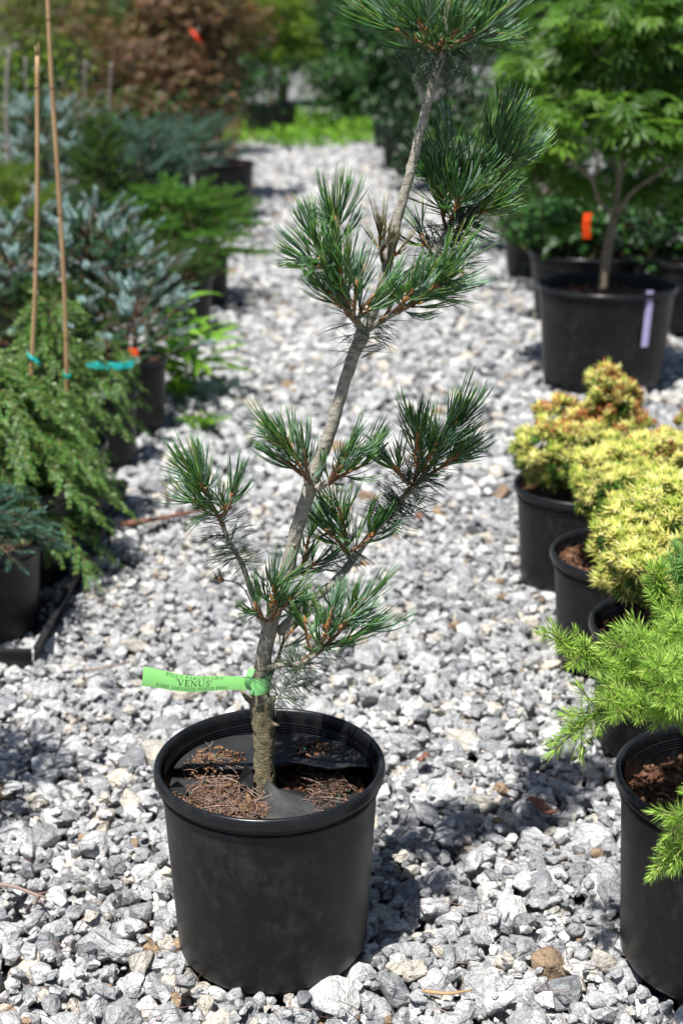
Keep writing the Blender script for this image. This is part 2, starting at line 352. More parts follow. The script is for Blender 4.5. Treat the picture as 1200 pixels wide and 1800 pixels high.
# ------------------------------------------------------------------ pots: rim centre pixel, rim width in pixels, height
def pot_place(cx, cy, wpx, h):
    p = onz(cx, cy, h); r = .5*wpx*depth(p)/FPX; return vec(p[0], p[1], 0), r
POTS = {}
def register(key, cx, cy, wpx, h):
    c, r = pot_place(cx, cy, wpx, h); POTS[key] = (c, r, h); return c, r
register('main', 474, 1335, 402, .298)
register('E', 1290, 1362, 410, .295)
register('C', 1186, 1093, 296, .245); register('B', 1100, 968, 262, .245); register('A', 1022, 848, 236, .245)
register('M', 1066, 497, 244, .36); register('N', 1030, 440, 200, .30); register('O', 944, 391, 120, .265)
register('N2', 1150, 442, 150, .30); register('N3', 1235, 455, 170, .30)
register('P', 683, 206, 58, .30); register('Q', 700, 235, 58, .30); register('R', 722, 243, 66, .30)
register('L0', -300, 1240, 330, .26); register('L1', -46, 940, 240, .22); register('L2', 22, 850, 206, .24); register('L3', 108, 775, 160, .24)
register('L4', 190, 684, 104, .22); register('L5', 240, 626, 108, .235); register('L6', 322, 483, 106, .24); register('L6b', 362, 440, 84, .24)
register('L7', 392, 284, 112, .36); register('L8', 475, 181, 96, .34)
register('L9', 20, 590, 140, .24); register('L10', 165, 590, 126, .24); register('L11', 25, 485, 120, .24); register('L12', 185, 440, 100, .24); register('L13', 90, 360, 100, .26); register('L15', 300, 362, 100, .26)
register('L14', 285, 270, 110, .34); register('L16', 112, 618, 112, .22)
CAMV = vec(0, 0, CAMZ)

# ------------------------------------------------------------------ ground and gravel
g = G(); g.add([(-60, -20, -.05), (60, -20, -.05), (60, 120, -.05), (-60, 120, -.05)], [(0, 1, 2), (0, 2, 3)])
mk('ground', g, ['ground'], kind='structure')

import bmesh
def ico(sub):
    bm = bmesh.new(); bmesh.ops.create_icosphere(bm, subdivisions=sub, radius=1); bm.verts.ensure_lookup_table()
    V = np.array([v.co[:] for v in bm.verts]); T = np.array([[v.index for v in f.verts] for f in bm.faces]); bm.free(); return V, T
ICO = {s: ico(s) for s in (1, 2, 3)}
def stone_shape(seed, lod):
    """crushed stone: convex hull of a few points, edges chipped off; lod 2 near, 1 far"""
    r = np.random.default_rng(seed); n = r.integers(10, 15); pts = []
    while len(pts) < n:
        q = unit(r.normal(size=3))
        if all(np.dot(q, p) < .86 for p in pts): pts.append(q)
    pts = np.array(pts)*r.uniform(.74, 1.06, (n, 1))
    bm = bmesh.new()
    for p in pts: bm.verts.new(p)
    res = bmesh.ops.convex_hull(bm, input=bm.verts); junk = [e for e in res['geom_interior'] if isinstance(e, bmesh.types.BMVert)]
    if junk: bmesh.ops.delete(bm, geom=junk, context='VERTS')
    bmesh.ops.dissolve_limit(bm, angle_limit=.16, verts=bm.verts, edges=bm.edges)
    if lod >= 2:
        bmesh.ops.bevel(bm, geom=list(bm.edges), offset=.075, segments=1, profile=.6, affect='EDGES', clamp_overlap=True)
    if lod == 3:
        bmesh.ops.triangulate(bm, faces=bm.faces); bmesh.ops.subdivide_edges(bm, edges=[e for e in bm.edges if e.calc_length() > .34], cuts=1, use_grid_fill=True)
        for v in bm.verts: v.co += Vector(r.normal(0, .016, 3))
    bmesh.ops.triangulate(bm, faces=bm.faces); bm.verts.ensure_lookup_table(); bm.verts.index_update()
    V = np.array([v.co[:] for v in bm.verts]); T = np.array([[v.index for v in f.verts] for f in bm.faces]); bm.free()
    V -= (V.max(0)+V.min(0))/2; return V/np.abs(V).max(0)*vec(1, 1, 1), T, np.zeros(len(T), int)
rng = np.random.default_rng(7)
NPROTO = 36
SH = {s: [stone_shape(100+i, s) for i in range(NPROTO)] for s in (1, 2, 3)}
# settle stones on a height map (near and middle ground)
X0, X1, Y0g, Y1g, CELL = -1.35, 1.35, 1.30, 3.70, .006
HM = np.full((int((Y1g-Y0g)/CELL)+1, int((X1-X0)/CELL)+1), -.045)
SC_ = np.array([c[:2] for c, r, h in POTS.values()]); SR_ = np.array([r*(.90 if k_ in ('main', 'E') else .82)-.012 for k_, (c, r, h) in POTS.items()])
def free(x, y): return np.all((x-SC_[:, 0])**2+(y-SC_[:, 1])**2 > SR_**2)
ST = []
area = (X1-X0)*(Y1g-Y0g)
for phase, (cnt, lo, hi) in enumerate(((1500, .013, .036), (1500, .009, .018), (1100, .0045, .011))):
    for _ in range(int(cnt*area*.72)):
        a = lo+(hi-lo)*rng.random()**2.1
        ax = vec(a, a*rng.uniform(.62, .95), a*rng.uniform(.48, .78))
        best = None
        for _k in range(4):
            x, y = rng.uniform(X0, X1), rng.uniform(Y0g, Y1g)
            if abs(x) > .27*y+.24 or not free(x, y): continue
            i, j = int((y-Y0g)/CELL), int((x-X0)/CELL); k = max(1, int(a*.7/CELL))
            pt = HM[max(0, i-k):i+k+1, max(0, j-k):j+k+1]
            hgt = .35*pt.max()+.65*pt.mean()
            if best is None or hgt < best[0]: best = (hgt, x, y, i, j)
        if best is None: continue
        hgt, x, y, i, j = best
        z = hgt+ax[2]*.62
        if z+ax[2] > .026: continue
        k = int(a/CELL)+1
        ii = np.arange(max(0, i-k), min(HM.shape[0], i+k+1)); jj = np.arange(max(0, j-k), min(HM.shape[1], j+k+1))
        rr = (((ii-i)[:, None]*CELL)**2+((jj-j)[None]*CELL)**2)/(a*.86)**2
        top = np.where(rr < 1, z+ax[2]*np.sqrt(np.maximum(0, 1-rr)), -1)
        sub = HM[ii[0]:ii[-1]+1, jj[0]:jj[-1]+1]; np.maximum(sub, top, out=sub)
        ST.append((x, y, z, *ax))
ST = np.array(ST); n = len(ST)
tilt = rng.normal(0, .30, (n, 2)); yaw = rng.uniform(0, 2*pi, n)
def rotm(tx, ty, yaw):
    cx, sx, cy, sy, cz, sz = np.cos(tx), np.sin(tx), np.cos(ty), np.sin(ty), np.cos(yaw), np.sin(yaw); z = np.zeros_like(cx); o = z+1
    Rx = np.stack([o, z, z, z, cx, -sx, z, sx, cx], -1).reshape(-1, 3, 3); Ry = np.stack([cy, z, sy, z, o, z, -sy, z, cy], -1).reshape(-1, 3, 3)
    Rz = np.stack([cz, -sz, z, sz, cz, z, z, z, o], -1).reshape(-1, 3, 3); return Rx@Ry@Rz
RM = rotm(tilt[:, 0], tilt[:, 1], yaw); proto = rng.integers(0, NPROTO, n)
PX, PY, PD = project(ST[:, :3])
size_px = ST[:, 3]/PD
hidden = np.zeros(n, bool)
for key in ('main', 'E', 'C', 'B', 'A', 'L1', 'L2'):                    # behind or beneath a pot
    c, r, h = POTS[key]
    for zz in np.linspace(0, h, 5):
        q = project(c+vec(0, 0, zz)); hidden |= (np.abs(PX-q[0]) < .86*r*FPX/q[2]) & (np.abs(PY-q[1]) < .3*r*FPX/q[2]) & (PD > q[2]-.8*r)
ok = (PX > 8) & (PX < 1192) & (PY < 1795) & ~hidden
toplayer = np.zeros(n, bool)
for q in range(n):
    i, j = int((ST[q, 1]-Y0g)/CELL), int((ST[q, 0]-X0)/CELL)
    toplayer[q] = HM[i, j] < ST[q, 2]+ST[q, 5]+.006
score = np.where(ok & toplayer, size_px, 0); pick = np.argsort(-score)[:300]; single = np.zeros(n, bool); single[pick] = True
path = thing('gravel_path', (0, 0, 0), None, None); path['kind'] = 'structure'; path['label'] = 'pale grey crushed stone path between the rows of potted plants'
smesh = []
for i in range(NPROTO):
    V, T, I = SH[3][i]; smesh.append(mesh_data('stone', V, T, I, ['stone_one'], False))
for q in pick:
    o = bpy.data.objects.new('stone', smesh[proto[q]]); COL.objects.link(o); o.parent = path
    m = Matrix(RM[q].tolist()).to_4x4(); m = Matrix.Translation(ST[q, :3]) @ m @ Matrix.Diagonal((*ST[q, 3:6], 1)); o.matrix_local = m
    o['size'] = float(ST[q, 3])
near = ~single & (ST[:, 1] < 2.5) & (ST[:, 3] > .0155); mid = ~single & ~near
gg = G()
for i in range(NPROTO):
    for msk, s in ((near, 2), (mid, 1)):
        k = msk & (proto == i)
        if k.any(): place(gg, SH[s][i], ST[k, :3], RM[k], ST[k, 3:6])
# far part: jittered rows, low stones
fx = []; fy = []; yy = 3.68
while yy < 16.0:
    st = .032 if yy < 6 else .042 if yy < 9 else .06; xs = np.arange(max(-2.0, -.28*yy-.2), min(1.9, .28*yy+.2), st); fx.append(xs); fy.append(np.full(len(xs), yy)); yy += st*1.15
fx = np.concatenate(fx); fy = np.concatenate(fy)
fx = fx+rng.normal(0, .011, len(fx)); fy = fy+rng.normal(0, .013, len(fy)); nf = len(fx); fa = rng.uniform(.013, .032, nf)*np.where(fy > 9, 1.6, np.where(fy > 6, 1.25, 1.05))
fr = rotm(rng.normal(0, .35, nf), rng.normal(0, .35, nf), rng.uniform(0, 6.3, nf)); fp = rng.integers(0, NPROTO, nf); fz = rng.uniform(-.028, -.006, nf)
for i in range(NPROTO):
    k = fp == i; place(gg, SH[1][i], np.stack([fx, fy, fz], -1)[k], fr[k], np.stack([fa, fa*.8, fa*.6], -1)[k])
mx = []; yy = 1.25
while yy < 5.2:
    for sgn in (-1, 1):
        xs = np.arange(.27*yy+.20, .27*yy+1.15, .034); mx += [(sgn*x_, yy) for x_ in xs]
    yy += .036
mx = np.array(mx)+rng.normal(0, .010, (len(mx), 2)); nm = len(mx); ma = rng.uniform(.012, .032, nm); mr = rotm(rng.normal(0, .35, nm), rng.normal(0, .35, nm), rng.uniform(0, 6.3, nm)); mp2_ = rng.integers(0, NPROTO, nm); mz = rng.uniform(-.03, -.008, nm)
for i in range(NPROTO):
    k = mp2_ == i; place(gg, SH[1][i], np.c_[mx, mz][k], mr[k], np.stack([ma, ma*.8, ma*.6], -1)[k])
mk('gravel', gg, ['stone'], path, False, kind='stuff')

# ------------------------------------------------------------------ nursery pots
def make_pot(key, label, group='black nursery pots', soil=True, soil_drop=.035, fine=False, ribs=True, mat='pot'):
    c, r, h = POTS[key]; root = thing('nursery_pot', c, label, 'pot', group); n = 128 if fine else 48
    rb = r*.855; lip = .0108*(r/.15)**.5; ri = r-lip*.55
    wall = [(rb*.86, .012), (rb*.965, .014), (rb, .022)]
    for k in range(1, 13):
        t = k/12; wall.append((rb+(ri-.0035-rb)*t, .022+(h-.044-.022)*t))
    wall += [(ri, h-.0175)]
    inner = [(ri-.006, h-.010), (ri-.0075, h-.045), (ri-.010, h-.06), (rb*.97, .03), (0.001, .028)]
    gw = G(); gw.add(*lathe(wall, n, c)); gw.add(*lathe(inner, n, c)); gw.add(*lathe([(0.001, .012), (rb*.86, .012)], n, c))
    mk('wall', gw, [mat], root)
    gr = G(); rp = []
    for k in range(15):
        a = -pi*.62+k/14*2*pi*.93; rp.append((ri+.0015+lip*.42*cos(a)+.001, h-.010+.0095*sin(a)))
    gr.add(*lathe([(ri-.002, h-.0165), (ri+lip*.66, h-.0165)], n, c)); gr.add(*lathe([(ri-.0006, h-.0325), (ri+.0011, h-.0322)], n, c)); gr.add(*lathe([(ri+.0011, h-.0322), (ri+.0012, h-.0295), (ri, h-.0285)], n, c))
    rp = [(ri+lip*.66, h-.0165), (ri+lip*.73, h-.0135)] + [(ri-.001+lip*.34+lip*.46*cos(a), h-.0078+.0078*sin(a)) for a in np.linspace(-pi*.12, pi*.98, 12)] + [(ri-.0055, h-.016)]
    for k in range(4): rp += [(ri-.0052, h-.018-k*.0042), (ri-.0075, h-.0195-k*.0042), (ri-.0075, h-.0212-k*.0042)]
    gr.add(*lathe(rp, n, c)); mk('rim', gr, ['rim'], root)
    for k in range(4):                                              # feet under the base
        a = -pi/2+.05+k*pi/2; gf = G(); aa = np.linspace(a-.36, a+.36, 9); P = []
        for rr, zz in ((rb*.86, .014), (rb*.845, -.004), (rb*.70, -.004), (rb*.70, .014)): P += [c+vec(rr*cos(x), rr*sin(x), zz) for x in aa]
        T = []
        for u in range(4):
            for v_ in range(8):
                x = u*9+v_; y = ((u+1) % 4)*9+v_; T += [(x, x+1, y+1), (x, y+1, y)]
        T += [(0, 9, 18), (0, 18, 27), (8, 17, 26), (8, 26, 35)]
        gf.add(P, T); mk('foot', gf, [mat], root)
    if soil:
        rs = np.random.default_rng(int(abs(c[0]*1e4)+c[1]*1e3)); zs = h-soil_drop; gs = G()
        rads = np.linspace(.001, ri-.0088, 10); V, T = lathe([(q, zs+.006*(1-(q/ri)**2)) for q in rads], 40, c)
        V[:, 2] += rs.normal(0, .0016, len(V)); gs.add(V, T)
        mk('soil', gs, ['soil'], root)
        nb = 700 if r > .1 and c[1] < 3 else 90; q = np.sqrt(rs.random(nb))*(ri-.016); a = rs.uniform(0, 2*pi, nb); gb = G()
        P = c+np.stack([q*np.cos(a), q*np.sin(a), np.full(nb, zs+.005)+rs.uniform(0, .004, nb)], -1)
        s = rs.uniform(.003, .008, nb)*(1 if c[1] < 3 else 1.8)
        place(gb, (ICO[1][0], ICO[1][1], np.zeros(20, int)), P, frames(randdir(rs, nb), rs.uniform(0, 6, nb)), np.stack([s, s*.7, s*.35], -1))
        bo = mk('bark_mulch', gb, ['bark_chip'], root, smooth=False); bo['kind'] = 'stuff'
    return root
make_pot('main', 'large black pot in the middle of the path, holding the tall pine', soil_drop=.072, fine=True)
make_pot('E', 'black pot cut by the frame edge, holding the bright green larch', soil_drop=.05, fine=True)
make_pot('C', 'black pot partly hidden under the bright larch twigs', soil_drop=.035, fine=True)
make_pot('B', 'middle black pot of the three holding yellow dwarf cypresses', soil_drop=.03, fine=True)
make_pot('A', 'black pot holding the yellow cypress with the red-bronzed pointed top', soil_drop=.035, fine=True)
make_pot('M', 'wide black pot with a lavender strip, holding the green maple', soil_drop=.05)
make_pot('N', 'black pot just behind the wide maple pot, on the path side')
make_pot('O', 'slim black pot farther up the path behind the maple pots')
make_pot('N2', 'black pot in deep shade directly behind the maple trunk')
make_pot('N3', 'shaded black pot at the frame edge behind the maple')
make_pot('P', 'farthest small black pot at the end of the shrub row')
make_pot('Q', 'second farthest small black pot below the dark shrubs')
make_pot('R', 'third farthest black pot, beside the pine trunk in the picture')
make_pot('L16', 'black pot between the canes and the turquoise ribbon, foliage over it')
make_pot('L0', 'black pot just outside the frame, nearest of its row')
make_pot('L15', 'black pot under the grey-green spreading spruce')
make_pot('L1', 'black pot in the tray at the frame edge, below the blue spruce twigs', soil_drop=.04)
make_pot('L2', 'black pot in the tray under the big weeping hemlock')
make_pot('L3', 'black pot under the second hemlock, foliage hanging over its rim')
make_pot('L4', 'black pot with crumpled pale plastic on its soil')
make_pot('L5', 'tall black pot with an orange ribbon at its rim')
make_pot('L6', 'black pot in shade behind the leafy weed')
make_pot('L6b', 'small black pot under the feathery green mound')
make_pot('L7', 'tall lone black pot standing out beside the far path')
make_pot('L8', 'broad black tub at the far end holding a green laceleaf maple')
make_pot('L9', 'black pot behind the bamboo canes and hemlocks')
make_pot('L10', 'black pot under the nearer silver fir')
make_pot('L11', 'black pot under the yellow-green mugo pine')
make_pot('L12', 'black pot under the small upright dark spruce')
make_pot('L13', 'black pot under the farther silver fir')
make_pot('L14', 'black pot under the red laceleaf maple')

# ------------------------------------------------------------------ the pine
YT = POTS['main'][0][1]+.012
def tp(px, py, dy=0.0): return at(px, py, YT+dy)
PXM = depth(tp(560, 800))/FPX                                        # metres per pixel at the trunk
troot = thing('pine_tree', tp(463, 1368), 'tall leaning blue-green pine with tufted needles in the central pot', 'tree')
rt = np.random.default_rng(21)
tk = [(466, 1400, 25), (465, 1362, 21), (464, 1300, 21), (461, 1262, 22), (459, 1240, 23.5), (457, 1212, 19), (461, 1170, 18.5), (469, 1125, 18), (484, 1070, 16.5),
      (505, 1000, 16.5), (522, 930, 15.5), (541, 870, 15.5), (560, 812, 15.5), (578, 765, 14), (600, 690, 13), (620, 628, 13), (634, 594, 15),
      (650, 560, 12), (672, 500, 10.5), (688, 430, 10), (704, 365, 9.6), (722, 298, 9.3), (738, 232, 9.2), (753, 175, 9), (766, 128, 8.5), (776, 92, 8), (784, 40, 6.5), (790, -20, 4)]
TKP = np.array([tp(a, b) for a, b, c in tk]); TKR = np.array([c*PXM*(.80 if b < 1180 else .94) for a, b, c in tk])
sp = smooth_path(np.c_[TKP, TKR], 150)
V, T = tube(sp[:, :3], sp[:, 3], 20)
zz = V[:, 2]; lump = np.where(zz < .44, .0016, .0006)
cen = np.repeat(sp[:, :3], 20, 0); dd = V[:len(cen)]-cen
V[:len(cen)] += unit(dd)*(rt.normal(0, 1, len(cen))*lump[:len(cen)]*.5+lump[:len(cen)]*np.sin(zz[:len(cen)]*190+3*np.arctan2(dd[:, 1], dd[:, 0])))[:, None]
gt = G(); gt.add(V, T)
for k in range(46):                                                  # needle scars and small knots
    i = rt.integers(30, 140); a = rt.uniform(0, 2*pi); d = unit(vec(cos(a), sin(a), .3)); p = sp[i, :3]+d*sp[i, 3]*.92
    gt.add(*tube([p, p+d*.0022, p+d*.0035], [sp[i, 3]*.22, sp[i, 3]*.18, .0004], 6))
for px, py, dx, dz, r in ((445, 1232, -.022, .03, .0055), (478, 1262, .016, .002, .004), (476, 1228, .012, .016, .007)):   # stubs near the graft
    p = tp(px+ (8 if dx < 0 else -8), py+8); gt.add(*tube([p, p+vec(dx*.6, -.008, dz*.5), p+vec(dx, -.012, dz)], [r, r*.8, r*.35], 8))
mk('trunk', gt, ['bark'], troot)

def tuft(parent, base, tip, nb, L=.058, spread=1.0, start=.0, old=0, kind=None, up=.35, width=.00175):
    """one leafy shoot: twig, orange bundle sheaths and bundles of curved needles"""
    base = np.asarray(base); tip = np.asarray(tip); ax = unit(tip-base); ln = np.linalg.norm(tip-base)
    r = rt; g = G()
    mid_ = (base+tip)/2+r.normal(0, .002, 3); P = smooth_path([base, mid_, tip], 8)
    g.add(*tube(P, np.linspace(.0027, .0016, 8), 7), 4)
    nn = max(2, int(nb*.37)); s = start+(1-start)*r.random(nn)**.62; pos = base+(tip-base)*s[:, None]
    az = r.uniform(0, 2*pi, nn); A, B = frames(ax[None], np.zeros(1))[0][:, 0], frames(ax[None], np.zeros(1))[0][:, 1]
    rad = A*np.cos(az)[:, None]+B*np.sin(az)[:, None]
    al = np.radians(np.clip(r.normal(62-34*s, 12), 6, 90))*spread
    d0 = unit(rad*np.sin(al)[:, None]+ax*np.cos(al)[:, None]+vec(0, 0, .30)*r.uniform(.3, 1.3, (nn, 1)))
    # sheaths
    for j in range(nn):
        if s[j] > .25 and r.random() < .9: q = pos[j]; g.add(*tube([q, q+d0[j]*.004, q+d0[j]*.0085], [.0019, .0017, .0007], 5, False), 2)
    per = 5; K = nn*per
    pb = np.repeat(pos+d0*.004, per, 0); db = unit(np.repeat(d0, per, 0)+r.normal(0, .125, (K, 3)))
    cv = np.repeat(r.uniform(.3, 1.5, (nn, 1)), per, 0)               # each bundle bends its own amount
    e = unit(.55*db+cv*(.75*ax+vec(0, 0, up*1.1))+np.repeat(r.normal(0, .20, (nn, 3)), per, 0)+r.normal(0, .10, (K, 3)))
    fl = np.repeat(r.random((nn, 1)) < .09, per, 0); e = np.where(fl, unit(db+r.normal(0, .14, (K, 3))+vec(0, 0, -.35)), e)
    LL = L*1.06*np.repeat(r.uniform(.62, 1.12, nn), per)*r.uniform(.9, 1.08, K)
    curved_blades(g, pb, db, e, LL, width*r.uniform(.85, 1.15, K), mats=(1, 0, 0) if kind is None else (3, 3, 3))
    # older, shorter, darker needles behind
    if old:
        so_ = r.uniform(-.9, .25, old); po = base+(tip-base)*so_[:, None]; a2 = r.uniform(0, 2*pi, old)
        rd = A*np.cos(a2)[:, None]+B*np.sin(a2)[:, None]; do = unit(rd+ax*.25)
        po = np.repeat(po, 3, 0); do = unit(np.repeat(do, 3, 0)+r.normal(0, .16, (old*3, 3)))
        curved_blades(g, po, do, unit(do+vec(0, 0, -.25)+r.normal(0, .15, do.shape)), L*.72*r.uniform(.7, 1.1, old*3), width*.6, mats=(3, 3, 3))
    return mk('needle_tuft', g, ['needle_green', 'needle_blue', 'sheath', 'needle_dark' if kind is None else kind, 'twig'], parent)

def branch(path, r0, r1, tufts, label=None):
    P = [tp(*p) for p in path]; sm = smooth_path(P, 4*len(P)) if len(P) > 2 else np.linspace(P[0], P[1], 6)
    g = G(); n = len(sm); rr = np.linspace(r0, r1, n)*(1+rt.normal(0, .05, n)); g.add(*tube(sm, rr, 9))
    for k in range(n*2):
        i = rt.integers(1, n); a = randdir(rt, 1)[0]; g.add(*tube([sm[i]+a*rr[i]*.7, sm[i]+a*(rr[i]+.0012)], [.0011, .0005], 5))
    b = mk('branch', g, ['bark'], troot)
    if label: b['label'] = label
    for t in tufts:
        base, tip, nb = t[0], t[1], t[2]; kw = t[3] if len(t) > 3 else {}
        tuft(b, tp(*base), tp(*tip), nb, **kw)
    return b
# left low branch
branch([(470, 1112, 0), (446, 1052, -.02), (422, 985, -.035), (402, 950, -.045), (385, 905, -.05)], .0042, .0030,
       [((392, 925, -.05), (352, 838, -.055), 66, dict(L=.064, old=44)), ((388, 908, -.05), (410, 868, -.07), 30, dict(L=.058)), ((378, 895, -.05), (335, 880, -.03), 26, dict(L=.058)),
        ((372, 880, -.05), (352, 850, -.09), 22, dict(L=.056))])
branch([(452, 1085, -.01), (415, 1024, -.03), (375, 1018, -.04)], .0011, .0006, [((392, 1022, -.035), (378, 1017, -.04), 2, dict(L=.02, kind='needle_tan'))])
# up the trunk on the near side
branch([(548, 870, -.012), (538, 842, -.03)], .005, .0035,
       [((540, 845, -.03), (505, 772, -.045), 52, dict(L=.062)), ((545, 850, -.03), (535, 790, -.07), 26, dict(L=.055)), ((532, 835, -.03), (488, 800, -.03), 22, dict(L=.055))])
branch([(556, 858, -.012), (580, 845, -.03)], .005, .0035,
       [((578, 848, -.03), (612, 793, -.05), 42, dict(L=.056)), ((585, 845, -.03), (645, 815, -.03), 26, dict(L=.055)), ((580, 850, -.03), (600, 820, -.08), 16, dict(L=.05))])
# long right branch
branch([(488, 1112, .01), (540, 1062, .02), (598, 1012, .03), (640, 955, .04), (690, 895, .05), (735, 845, .055)], .0068, .0040,
       [((735, 845, .055), (805, 742, .06), 74, dict(L=.066, old=60)), ((728, 842, .055), (735, 762, .02), 56, dict(L=.062, old=26)), ((742, 842, .055), (805, 800, .04), 46, dict(L=.060)),
        ((722, 850, .05), (678, 806, .03), 30, dict(L=.056)), ((742, 830, .055), (770, 770, .01), 34, dict(L=.06)), ((700, 885, .05), (728, 850, .05), 10, dict(L=.045, old=46, kind='needle_dark'))])
branch([(618, 985, .03), (606, 965, .02)], .004, .003,
       [((610, 972, .02), (596, 890, .01), 46, dict(L=.058)), ((614, 970, .02), (660, 938, .02), 30, dict(L=.055, old=16)), ((606, 968, .02), (572, 930, 0), 24, dict(L=.055))])
branch([(512, 1015, .01), (532, 1000, .03)], .004, .003, [((528, 1005, .03), (545, 930, .045), 34, dict(L=.058)), ((530, 1010, .03), (560, 985, .05), 22, dict(L=.055))])
branch([(474, 1105, -.012), (474, 1088, -.03)], .005, .0035,
       [((474, 1090, -.03), (481, 1030, -.05), 36, dict(L=.058)), ((476, 1092, -.03), (512, 1050, -.04), 22, dict(L=.055)), ((470, 1092, -.03), (448, 1066, -.05), 18, dict(L=.052))])
branch([(466, 1176, -.005), (498, 1168, -.03), (530, 1166, -.045), (560, 1146, -.055)], .0046, .0034,
       [((556, 1150, -.055), (640, 1055, -.07), 66, dict(L=.064, old=46)), ((560, 1140, -.055), (585, 1068, -.09), 34, dict(L=.058)), ((556, 1146, -.055), (648, 1108, -.06), 40, dict(L=.06)),
        ((548, 1150, -.05), (535, 1090, -.04), 30, dict(L=.056)), ((530, 1165, -.045), (545, 1150, -.05), 5, dict(L=.05, old=26, kind='needle_dark'))])
branch([(462, 1212, .005), (478, 1180, .02), (492, 1152, .03)], .0045, .003, [((488, 1160, .03), (520, 1100, .045), 20, dict(L=.055))])
# middle whorl
branch([(640, 582, -.005), (612, 545, -.02), (590, 500, -.03), (572, 455, -.035)], .0045, .0035,
       [((596, 452, -.03), (592, 388, -.04), 50, dict(L=.066)), ((572, 458, -.035), (548, 412, -.03), 34, dict(L=.052, old=30)), ((580, 480, -.035), (562, 450, -.07), 26, dict(L=.05)), ((570, 470, -.03), (545, 458, -.03), 24, dict(L=.058))])
branch([(640, 580, -.01), (612, 552, -.045)], .0045, .0035,
       [((616, 556, -.045), (596, 470, -.06), 52, dict(L=.062, old=20)), ((620, 560, -.045), (626, 500, -.08), 34, dict(L=.058)), ((612, 556, -.045), (572, 510, -.05), 36, dict(L=.062)), ((628, 568, -.04), (655, 520, -.04), 24, dict(L=.052))])
branch([(642, 582, -.005), (690, 552, -.03), (716, 538, -.035)], .0045, .0032,
       [((700, 548, -.035), (785, 488, -.05), 70, dict(L=.064)), ((690, 552, -.03), (726, 512, -.07), 34, dict(L=.058)), ((700, 548, -.03), (768, 520, -.03), 34, dict(L=.06)), ((668, 566, -.03), (690, 530, -.03), 22, dict(L=.05, old=12))])
branch([(676, 490, 0), (672, 455, -.01), (668, 420, -.015)], .002, .001, [((672, 458, -.01), (667, 418, -.02), 26, dict(L=.046, kind='needle_tan', width=.0015)), ((680, 470, 0), (694, 446, -.02), 12, dict(L=.036, kind='needle_tan', width=.0015))])
# right upper branch with the dense dark head
branch([(664, 530, .005), (705, 490, .02), (757, 452, .03), (786, 408, .04), (806, 370, .045)], .0055, .0042,
       [((786, 410, .04), (772, 330, .03), 60, dict(L=.066, old=36)), ((800, 380, .045), (832, 318, .02), 52, dict(L=.066, old=22)), ((800, 385, .045), (862, 368, .03), 52, dict(L=.062)),
        ((806, 370, .045), (880, 318, .05), 54, dict(L=.064)), ((796, 345, .045), (786, 255, .05), 44, dict(L=.068)), ((850, 300, .05), (884, 222, .05), 60, dict(L=.070)), ((790, 395, .04), (806, 350, -.01), 44, dict(L=.058)),
        ((776, 425, .035), (812, 400, .03), 26, dict(L=.05, old=26, kind='needle_dark')), ((850, 320, .04), (910, 272, .04), 40, dict(L=.064)), ((805, 350, .05), (762, 300, .05), 26, dict(L=.06)), ((760, 450, .03), (740, 415, .02), 12, dict(L=.045, old=10))])
# top head
branch([(774, 100, 0), (778, 70, -.01), (784, 30, -.01)], .005, .004,
       [((770, 92, -.005), (700, 52, -.02), 60, dict(L=.066, old=30)), ((772, 88, -.01), (735, 40, -.05), 50, dict(L=.06)), ((780, 90, -.005), (858, 48, -.01), 62, dict(L=.066, old=30)), ((780, 84, -.01), (805, 50, -.06), 46, dict(L=.055)),
        ((778, 70, 0), (760, -20, .01), 60, dict(L=.066)), ((784, 60, 0), (836, -20, .02), 60, dict(L=.066)), ((778, 80, .01), (705, 5, .03), 60, dict(L=.066)), ((778, 90, 0), (778, 66, -.05), 26, dict(L=.034)), ((786, 70, .01), (870, 10, .04), 54, dict(L=.066)),
        ((784, 40, 0), (795, -60, 0), 60, dict(L=.066)), ((776, 80, .02), (775, 30, .07), 40, dict(L=.06))])

# ------------------------------------------------------------------ weed disc, pellets and dead needles in the pine's pot
pc, pr, ph = POTS['main']; ZD = ph-.040
disc = thing('weed_disc', pc+vec(0, 0, ZD), 'slit black fabric disc around the foot of the tall pine', 'weed mat')
trunk0 = tp(463, 1368)[:2]
rd0 = np.random.default_rng(3)
def flap(a0, a1, r0, r1, zf, mat='fabric', n=26, k=12):
    P = []
    for i in range(k):
        for j in range(n):
            u, v = i/(k-1), j/(n-1); a = radians(a0+(a1-a0)*v); e = pc[:2]+np.array([cos(a), sin(a)])*r1; s = trunk0+np.array([cos(a), sin(a)])*r0
            q = s+(e-s)*u; wob = .0016*sin(9*u+a0)*(1 if j in (0, n-1) else .3)+rd0.normal(0, .00025); P.append((q[0]-sin(a)*wob*1.6, q[1]+cos(a)*wob*1.6, ZD+zf(u, v)+wob))
    P = np.array(P); T = grid_tris(k, n); g = G(); g.add(P, T); B = P.copy(); B[:, 2] -= .0016; g.add(B, T[:, ::-1])
    mk('flap', g, [mat], disc)
R1 = pr-.0185
flap(6, 168, .017, R1, lambda u, v: .010+.016*max(0, 1-v*4)*(1-.5*u)+.006*max(0, v-.8)*5*(1-u)+.003*sin(v*9)*u)
flap(172, 206, .030, R1, lambda u, v: -.006+.010*max(0, 1-abs(v-.1)*2)*u)
flap(206, 272, .034, R1, lambda u, v: -.008+.004*sin(v*7)*u)
flap(268, 322, .012, R1, lambda u, v: -.004+.012*(1-u)*(1-abs(2*v-1))+.004*sin(3*v), 'dust_fabric')
flap(322, 363, .024, R1, lambda u, v: -.012+.004*sin(v*5))
